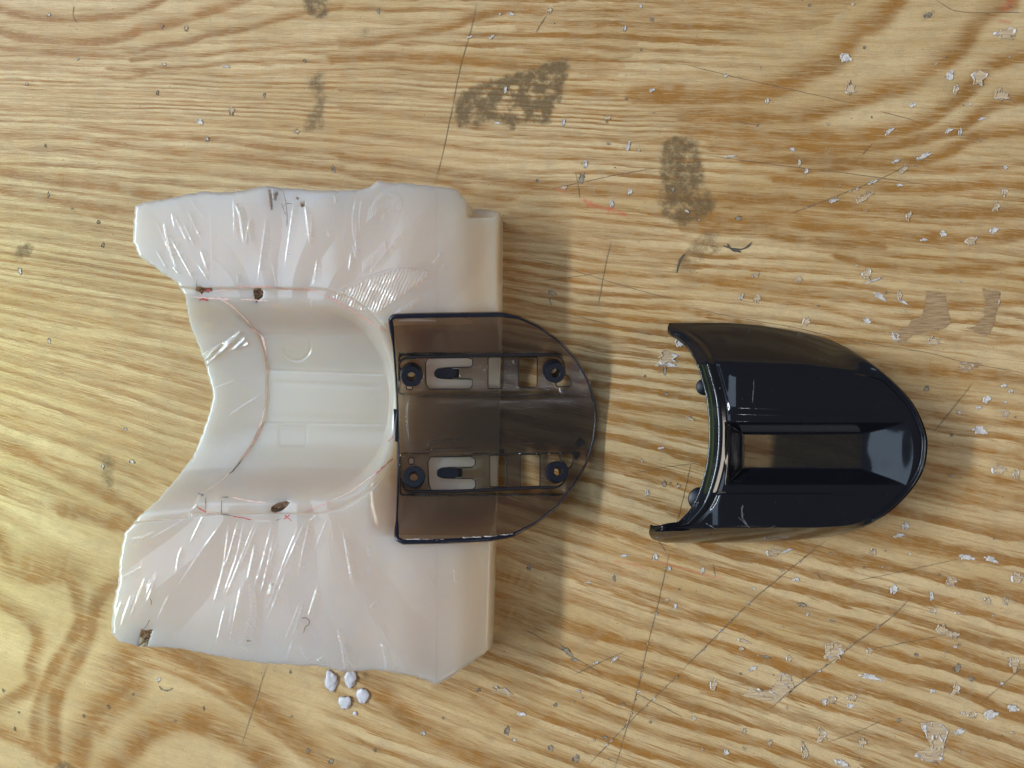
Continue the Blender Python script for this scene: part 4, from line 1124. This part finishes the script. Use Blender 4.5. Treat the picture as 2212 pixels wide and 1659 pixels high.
def rrect(x0, y0, x1, y1, r=8, n=4):
    out = []
    for cx_, cy_, a0 in ((x1 - r, y0 + r, -90), (x1 - r, y1 - r, 0), (x0 + r, y1 - r, 90), (x0 + r, y0 + r, 180)):
        for i in range(n + 1):
            a = math.radians(a0 + 90 * i / n)
            out.append((cx_ + r * math.cos(a), cy_ + r * math.sin(a)))
    return out


HOLES = [
    K1((305, 370), (580, 366), (596, 378), (598, 430), (420, 434), (375, 440), (352, 455), (344, 470), (352, 488), (375, 500), (430, 504), (598, 506), (596, 560), (585, 572), (310, 572), (296, 562), (290, 500), (288, 385)),
    K1(*rrect(697, 362, 796, 568, 12)), K1(*rrect(897, 362, 1018, 562, 12)),
    K1((1195, 480), (1225, 490), (1238, 520), (1236, 548), (1225, 556), (1150, 556), (1140, 545), (1142, 520), (1175, 510)),
    K1(*rrect(165, 545, 205, 575, 12)),
    K1((320, 1015), (600, 1010), (613, 1025), (614, 1082), (440, 1084), (390, 1088), (368, 1102), (362, 1118), (368, 1138), (390, 1150), (450, 1154), (615, 1154), (617, 1215), (600, 1232), (330, 1236), (314, 1220), (308, 1150), (304, 1035)),
    K1(*rrect(708, 1002, 818, 1210, 12)), K1(*rrect(906, 998, 1036, 1210, 12)),
    K1((1165, 1000), (1180, 990), (1240, 990), (1254, 1005), (1250, 1050), (1235, 1080), (1215, 1090), (1200, 1060), (1170, 1035)),
    K1(*rrect(178, 1020, 214, 1064, 14)),
]
RING_AT = [K1((197, 470))[0], K1((1121, 447))[0], K1((213, 1150))[0], K1((1138, 1116))[0]]


def circle(c, r, n=20):
    return [(c[0] + r * math.cos(2 * math.pi * i / n), c[1] + r * math.sin(2 * math.pi * i / n)) for i in range(n)]


def build_clear():
    root = empty('clear_cover', 1065, 928, 0, 'smoky see-through plastic cover with slots and black screw posts, leaning off the mould', 'cover')
    bm = bmesh.new()
    loops = [linear(PO + PO[:1], 150)[:-1]] + [np.array(h) for h in HOLES] + [np.array(circle(c, 9.0, 16)) for c in RING_AT]
    for lp in loops:
        vs = [bm.verts.new((x, y, 0)) for x, y in lp]
        for a, b in zip(vs, vs[1:] + vs[:1]):
            bm.edges.new((a, b))
    bmesh.ops.triangle_fill(bm, use_beauty=True, edges=bm.edges[:], normal=(0, 0, 1))
    cuts = [((0, 1, 0), y) for y in list(np.arange(690, 1170, 14)) + [767, 770, 773, 845, 848, 851, 855, 859, 863, 963, 967, 971, 980, 983, 986, 1062, 1065, 1068]] + \
           [((1, 0, 0), x) for x in list(np.arange(870, 1285, 18)) + [863, 867, 872, 880, 1206, 1211, 1216, 1222]]
    for nrm, c in cuts:
        bmesh.ops.bisect_plane(bm, geom=bm.verts[:] + bm.edges[:] + bm.faces[:], plane_co=(c * nrm[0], c * nrm[1], 0), plane_no=nrm, dist=1e-4)
    bmesh.ops.remove_doubles(bm, verts=bm.verts[:], dist=0.05)
    for v in bm.verts:
        v.co = Vector(plate_at(v.co.x, v.co.y))
    bmesh.ops.recalc_face_normals(bm, faces=bm.faces[:])
    if sum(f.normal.z for f in bm.faces) < 0:
        bmesh.ops.reverse_faces(bm, faces=bm.faces[:])
    me = bpy.data.meshes.new('panel'); bm.to_mesh(me); bm.free()
    me.polygons.foreach_set('use_smooth', [True] * len(me.polygons))
    o = link('panel', me, M_SMOKE, root)
    md = o.modifiers.new('thick', 'SOLIDIFY'); md.thickness = 6.0 * S; md.offset = -1
    o.modifiers.new('split', 'EDGE_SPLIT').split_angle = math.radians(50)
    # rolled rim: stout along the two long edges, thin round the nose
    q = linear(PO + PO[:1], 220)[:-1]
    c0 = np.array([1060, 927.0])
    qi = q + (c0 - q) / np.hypot(*(c0 - q).T)[:, None] * 3.5
    rr = 1.9 + 2.7 * smooth(1150, 1080, q[:, 0]) * (smooth(760, 700, q[:, 1]) + smooth(1120, 1150, q[:, 1])) + 0.5 * vnoise(q[:, 0] / 12, q[:, 1] / 12)
    P = plate_at(qi[:, 0], qi[:, 1], 0.5).T
    tube('rim', P, rr * S, M_RIM, root, 10, closed=True)
    # dark step walls along the slot rows
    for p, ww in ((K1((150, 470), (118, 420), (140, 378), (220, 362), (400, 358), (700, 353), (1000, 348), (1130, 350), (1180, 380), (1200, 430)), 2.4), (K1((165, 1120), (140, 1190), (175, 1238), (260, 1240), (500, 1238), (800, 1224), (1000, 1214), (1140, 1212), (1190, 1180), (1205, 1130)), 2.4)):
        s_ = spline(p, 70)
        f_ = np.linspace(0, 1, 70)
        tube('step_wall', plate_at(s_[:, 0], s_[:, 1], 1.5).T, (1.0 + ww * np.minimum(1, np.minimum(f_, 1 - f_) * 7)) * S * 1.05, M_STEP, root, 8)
    # the cut edges of the slots show darker
    for h in HOLES:
        q_ = linear(list(h) + [h[0]], 40)[:-1]
        tube('slot_edge', plate_at(q_[:, 0], q_[:, 1], -0.8).T, 1.25 * S, M_STEP, root, 6, closed=True)
    # screw posts with hollow centres
    for i, c in enumerate(RING_AT):
        e = 4.0
        base = plate_at(c[0], c[1], 0)
        nx = plate_at(c[0] + e, c[1]) - plate_at(c[0] - e, c[1]); ny = plate_at(c[0], c[1] + e) - plate_at(c[0], c[1] - e)
        nn = np.cross(ny, nx); nn /= np.linalg.norm(nn); nn *= np.sign(nn[2])
        nn = nn * .6 + np.array([0.06, 0, 1]) * .4; nn /= np.linalg.norm(nn)
        ex = np.cross([0, 1, 0], nn); ex /= np.linalg.norm(ex); ey = np.cross(nn, ex)
        prof = [(23.5, 0), (23, 20), (21.5, 31), (20.5, 33), (10, 33), (8.8, 31.5), (8.4, 10), (8.4, -8)]
        V = []; F = []; n = 28
        for r_, h_ in prof:
            for k in range(n):
                a = 2 * math.pi * k / n
                rw = r_ * (1 + .02 * math.sin(5 * a + i))
                V.append(base + (ex * math.cos(a) * rw + ey * math.sin(a) * rw + nn * h_) * S)
        for r_ in range(len(prof) - 1):
            for k in range(n):
                F.append((r_ * n + k, r_ * n + (k + 1) % n, (r_ + 1) * n + (k + 1) % n, (r_ + 1) * n + k))
        po = link('screw_post', mesh('screw_post', V, F), M_BOSS, root)
        po.modifiers.new('split', 'EDGE_SPLIT').split_angle = math.radians(35)
    # black latch pads on the sprung tongues
    for cx0, cx1, cy, sh in ((345, 486, 469, 512), (365, 505, 1118, 530)):
        for (a, b, hh, nm, mt) in ((cx0, cx1, 9, 'latch_pad', M_BOSS), (cx1 - 25, sh, 4.5, 'latch_step', M_SMOKE_T)):
            out = K1(*(rrect(a + 2, cy - 33, b, cy + 33, 30 if nm == 'latch_pad' else 3, 5)))
            n = len(out); V = []; F = []
            c_ = np.mean(out, 0)
            for dz, k_ in ((-4, 1.0), (hh - 2, 1.0), (hh, .90)):
                for x, y in out:
                    xx, yy = c_[0] + (x - c_[0]) * k_, c_[1] + (y - c_[1]) * k_
                    V.append(plate_at(xx, yy, dz))
            for r_ in range(2):
                for k in range(n):
                    F.append((r_ * n + k, r_ * n + (k + 1) % n, (r_ + 1) * n + (k + 1) % n, (r_ + 1) * n + k))
            F.append(tuple(2 * n + k for k in range(n))); F.append(tuple(range(n))[::-1])
            link(nm, mesh(nm, V, F, False), mt, root)
    # flash left on the straight end
    f = K1((80, 700), (104, 705), (106, 915), (90, 915), (84, 800))
    V = [plate_at(x, y, 3) for x, y in f] + [plate_at(x, y, -5) for x, y in f]
    n = len(f)
    F = [tuple(range(n)), tuple(range(2 * n - 1, n - 1, -1))] + [(k, n + k, n + (k + 1) % n, (k + 1) % n) for k in range(n)]
    link('flash', mesh('flash', V, F, False), M_SMOKE_T, root)
    # raised lines in the dish and a small dark pad
    for p, ww in ((K1((215, 625), (260, 618), (400, 612), (620, 606)), 2.0), (K1((270, 968), (420, 962), (620, 955)), 1.5), (K1((300, 945), (330, 915), (420, 905), (560, 898)), 2.0), (K1((180, 640), (165, 760), (180, 910)), 1.6), (K1((640, 606), (900, 610), (1180, 600)), 1.2), (K1((840, 930), (1030, 920)), 1.3)):
        s_ = spline(p, 30)
        f_ = np.linspace(0, 1, 30)
        tube('ridge', plate_at(s_[:, 0], s_[:, 1], .4).T, (ww * np.minimum(1, np.minimum(f_, 1 - f_) * 5 + .1)) * S, M_SMOKE, root, 8)
    for p in (K1((770, 962), (805, 965), (805, 1000), (768, 1000)), K1((1290, 885), (1328, 905), (1325, 935), (1285, 950), (1262, 930)), K1((1255, 975), (1300, 985), (1298, 1010), (1270, 1035), (1245, 1000))):
        n = len(p)
        V = [plate_at(x, y, -6.5) for x, y in p] + [plate_at(x, y, -10) for x, y in p]
        F = [tuple(range(n)), tuple(range(2 * n - 1, n - 1, -1))] + [(k, n + k, n + (k + 1) % n, (k + 1) % n) for k in range(n)]
        link('dark_spot', mesh('dark_spot', V, F, False), M_SMOKE_T, root)
    # torn whitish nicks on the near long edge
    for x0, x1, y in ((878, 905, 1166), (905, 935, 1167), (1000, 1040, 1162), (1046, 1075, 1160), (1080, 1108, 1156), (930, 960, 1168)):
        s_ = linear([(x0, y), (x1, y - 2)], 8)
        s_[:, 1] += 3 * vnoise(s_[:, 0] / 4, s_[:, 1])
        tube('nick', plate_at(s_[:, 0], s_[:, 1], 4.2).T, (0.5 + 1.6 * np.abs(vnoise(s_[:, 0] / 3, s_[:, 1] + 4)) * 2) * S, M_WHITE, root, 5)
    return root


clear = build_clear()

# ------------------------------------------------------------------ the black cover
XR = [(1570, 697), (1664, 706), (1777, 729), (1858, 767), (1922, 816), (1971, 871), (1997, 929), (2001, 968), (1993, 1013), (1967, 1058), (1922, 1104), (1867, 1139), (1793, 1159), (1664, 1170), (1540, 1173)]
XL = [(1446, 697), (1443, 712), (1466, 729), (1486, 748), (1502, 777), (1515, 819), (1526, 864), (1531, 923), (1528, 987), (1518, 1036), (1502, 1081), (1479, 1113), (1452, 1134), (1412, 1139), (1403, 1145), (1403, 1155), (1412, 1166), (1440, 1173)]
C5 = lambda x, y: (1372.6 + x * .3233, 664.0 + y * .3233)


def build_black():
    root = empty('black_cover', 1730, 940, 0, 'glossy black domed plastic cover with a recessed see-through window', 'cover')
    ny, nx = 330, 360
    s = np.linspace(0, 1, ny)
    Yv = 697.3 + (1172.7 - 697.3) * (0.5 - 0.5 * np.cos(np.pi * s)) * .35 + (1172.7 - 697.3) * s * .65
    xr_s = spline(XR, 400); xl_s = spline(XL, 400)
    o1 = np.argsort(xr_s[:, 1]); o2 = np.argsort(xl_s[:, 1])
    xr = np.interp(Yv, xr_s[o1, 1], xr_s[o1, 0]); xl = np.interp(Yv, xl_s[o2, 1], xl_s[o2, 0])
    u = np.linspace(0, 1, nx); u = 0.7 * u + 0.3 * (0.5 - 0.5 * np.cos(np.pi * u))
    X = xl[:, None] + (xr - xl)[:, None] * u[None]
    Y = np.repeat(Yv[:, None], nx, 1)
    outl = np.vstack([[(1380, 696.5)], [(1446, 696.5)], xr_s, [(1440, 1173.5)], [(1380, 1173.5)]])
    d, f, _ = seg_dist(X, Y, outl)
    ztop = 142 - 34 * smooth(1560, 1990, X)
    Du = np.interp(X, [1445, 1600, 1664, 1777, 1858, 1906, 2010], [92, 90, 84, 62, 33, 15, 11])
    Dl = np.interp(X, [1400, 1664, 1793, 1867, 2010], [34, 31, 21, 13, 11])
    kb = smooth(850, 1060, Y)
    D0 = Du * (1 - kb) + Dl * kb
    q = d / D0
    qq = q - 0.0
    pw = 0.86 - 0.48 * smooth(1780, 1930, X) - 0.25 * kb * smooth(1930, 1780, X)
    prof = 0.07 + 0.93 * np.where(qq < 1, np.maximum(qq, 1e-4) ** pw, 1)
    # soft corner between flank and deck
    sm = 0.06
    prof = -sm * np.log(np.exp(-prof / sm) + np.exp(-1.0 / sm)) + 0.0
    nf = smooth(1790, 1900, X)
    z = ztop * (prof + nf * 0.62 * np.clip(1 - qq, 0, 1) ** 1.6)
    up = smooth(D0 * 1.0, D0 * 1.12, d)
    # raised pads either side of the window
    pad1 = smooth(802, 816, Y) * smooth(898, 878, Y - .03 * (X - 1583)) * smooth(1570, 1594, X) * smooth(1975, 1850, X)
    pad2 = smooth(1062, 1070, Y) * smooth(1145, 1136, Y) * smooth(1530, 1560, X) * smooth(1905, 1780, X)
    z = z + 7.0 * pad1 * up + 6.0 * pad2
    z = z - 0.5 * np.exp(-((X - 1628) / 2.6) ** 2) * pad1 - 0.5 * np.exp(-((X - 1612 - .2 * (Y - 1090)) / 2.5) ** 2) * pad2
    # recess with sloping sides round the window, a long scoop to the nose
    x0, x1, y0, y1 = 1606, 1860, 938, 1011
    tl = np.clip((X - 1566) / (x0 - 1566), 0, 1); tt = np.clip((Y - 911) / (y0 - 911), 0, 1); tb = np.clip((1050 - Y) / (1050 - y1), 0, 1)
    yn = (Y - 975) / 62.0
    tr = np.clip((1974 - 12 * yn ** 2 - X) / (1974 - 12 * yn ** 2 - x1), 0, 1)
    tr = 0.15 * smooth(0, 1, tr) + 0.85 * tr
    wide = np.clip(1.0 + 0.0 * X, 0, 1)
    rec = np.minimum(np.minimum(smooth(0, 1, tl) * .5 + .5 * tl, tr), np.minimum(.5 * smooth(0, 1, tt) + .5 * tt, .35 * smooth(0, 1, tb) + .65 * tb))
    z = z - 46 * rec * smooth(0, 16, d)
    z = z + 3.6 * vnoise(X / 95 + 2.4, Y / 62 + 5.3) * smooth(1862, 1890, X) * smooth(0.02, 0.25, rec)
    # rolled lip at the open end
    e = X - xl[:, None]
    lip = np.exp(-(e / 13.0) ** 1.5)
    z = z - np.minimum(14, z * .35) * lip + 3.0 * np.exp(-((e - 25) / 7.0) ** 2) * smooth(0, 60, d) - 3.0 * np.exp(-((e - 40) / 6.0) ** 2) * smooth(0, 60, d)
    z = np.maximum(z, 9)
    co = np.stack(real(X, Y, z), -1).reshape(-1, 3)
    wall = co.reshape(ny, nx, 3)[:, -1].copy()            # outer wall drops straight to the bench
    wall[:, :2] = (wall[:, :2] - np.array([(1730 - CX) * S, -(940 - CY) * S])) * 0.992 + np.array([(1730 - CX) * S, -(940 - CY) * S])
    wall[:, 2] = 1.0 * S
    fq = grid_faces(ny, nx)
    cxq = X.reshape(-1)[fq].mean(1); cyq = Y.reshape(-1)[fq].mean(1)
    hole = (cxq > x0 + 2) & (cxq < x1 - 2) & (cyq > y0 + 1.5) & (cyq < y1 - 1.5)
    k0 = np.nonzero((xr[:-1] > 1845) & (xr[1:] > 1845))[0]
    wq = np.stack([k0 * nx + nx - 1, ny * nx + k0, ny * nx + k0 + 1, (k0 + 1) * nx + nx - 1], 1)[:, ::-1]
    me = mesh_np('shell', np.vstack([co, wall]), np.vstack([fq[~hole], wq]))
    bm = bmesh.new(); bm.from_mesh(me)
    lone = [v for v in bm.verts if not v.link_faces]
    bmesh.ops.delete(bm, geom=lone, context='VERTS')
    if sum(fc.normal.z for fc in bm.faces) < 0:
        bmesh.ops.reverse_faces(bm, faces=bm.faces[:])
    bm.to_mesh(me); bm.free()
    o = link('shell', me, M_BLACK, root)
    md = o.modifiers.new('wall', 'SOLIDIFY'); md.thickness = 9 * S; md.offset = -1
    o.modifiers.new('split', 'EDGE_SPLIT').split_angle = math.radians(70)
    # smoky pane in the window
    zf = 142 - 20 - 40
    V = []
    for dz in (-1, -5):
        for x, y in ((x0 - 3, y0 - 3), (x1 + 3, y0 - 3), (x1 + 3, y1 + 3), (x0 - 3, y1 + 3)):
            V.append(np.array(real(x, y, 142 - 34 * float(smooth(1560, 1990, x)) - 46 + dz - 3)))
    F = [(0, 1, 2, 3), (7, 6, 5, 4)] + [(k, 4 + k, 4 + (k + 1) % 4, (k + 1) % 4) for k in range(4)]
    link('window_pane', mesh('window_pane', V, F, False), M_PANE, root)
    # posts under the open end
    for X_, Y_, r_ in ((1521, 836, 18), (1512, 1078, 26)):
        V = []; F = []; n = 24
        zz = 62 if Y_ < 900 else 58
        for zt_, k_ in ((zz - 45, .96), (zz, 1.0), (zz + 3, .92)):
            for k in range(n):
                a = 2 * math.pi * k / n
                V.append(np.array(real(X_ + r_ * k_ * math.cos(a), Y_ + r_ * k_ * math.sin(a), zt_)))
        for r2 in range(2):
            for k in range(n):
                F.append((r2 * n + k, r2 * n + (k + 1) % n, (r2 + 1) * n + (k + 1) % n, (r2 + 1) * n + k))
        F.append(tuple(2 * n + k for k in range(n))); F.append(tuple(range(n))[::-1])
        link('screw_post', mesh('screw_post', V, F), M_BOSS, root)
    # pale scuffs
    ztab = dict()
    from mathutils.bvhtree import BVHTree
    dg = bpy.context.evaluated_depsgraph_get()
    bv = BVHTree.FromPolygons([Vector(c) for c in co], [tuple(int(i) for i in q_) for q_ in fq[~hole][::1]])

    def zs(Xa, Ya):
        out = []
        for x_, y_ in zip(np.atleast_1d(Xa), np.atleast_1d(Ya)):
            d_ = Vector(((x_ - CX) * S, -(y_ - CY) * S, 0)) - Vector((0, 0, H * S))
            h_ = bv.ray_cast(Vector((0, 0, H * S)), d_.normalized())
            out.append(h_[0].z / S if h_[0] is not None else 20.0)
        return np.array(out)
    for p, ww, m in (([C5(795, 480), C5(790, 540), C5(785, 600), C5(782, 638)], 1.6, M_SCUFF), ([C5(720, 1320), C5(712, 1360), C5(720, 1410), C5(750, 1460)], 3.0, M_SCUFF), ([C5(690, 1400), C5(730, 1440), C5(760, 1475)], 2.0, M_SCUFF), ([C5(540, 1480), C5(500, 1462), C5(470, 1440)], 2.2, M_SCUFF),
                     ([C5(545, 1240), C5(580, 1235), C5(610, 1240)], 2.0, M_DARK), ([C5(870, 1478), C5(940, 1460)], 1.0, M_SCUFF), ([C5(562, 535), C5(566, 545)], 2.2, M_SCUFF)):
        ribbon('scuff', p, ww, zs, m, root, 0.45, n=16, wob=.9)
    for i in range(14):
        x_, y_ = C5(rs.uniform(600, 1700), rs.choice([rs.uniform(450, 660), rs.uniform(1240, 1450)]))
        ribbon('dust_speck', [(x_, y_), (x_ + rs.uniform(.8, 1.8), y_ + rs.uniform(-.6, .6))], rs.uniform(.8, 1.5), zs, M_SCUFF, root, 0.4, n=4)
    # bright scratch on the pane
    return root


black = build_black()
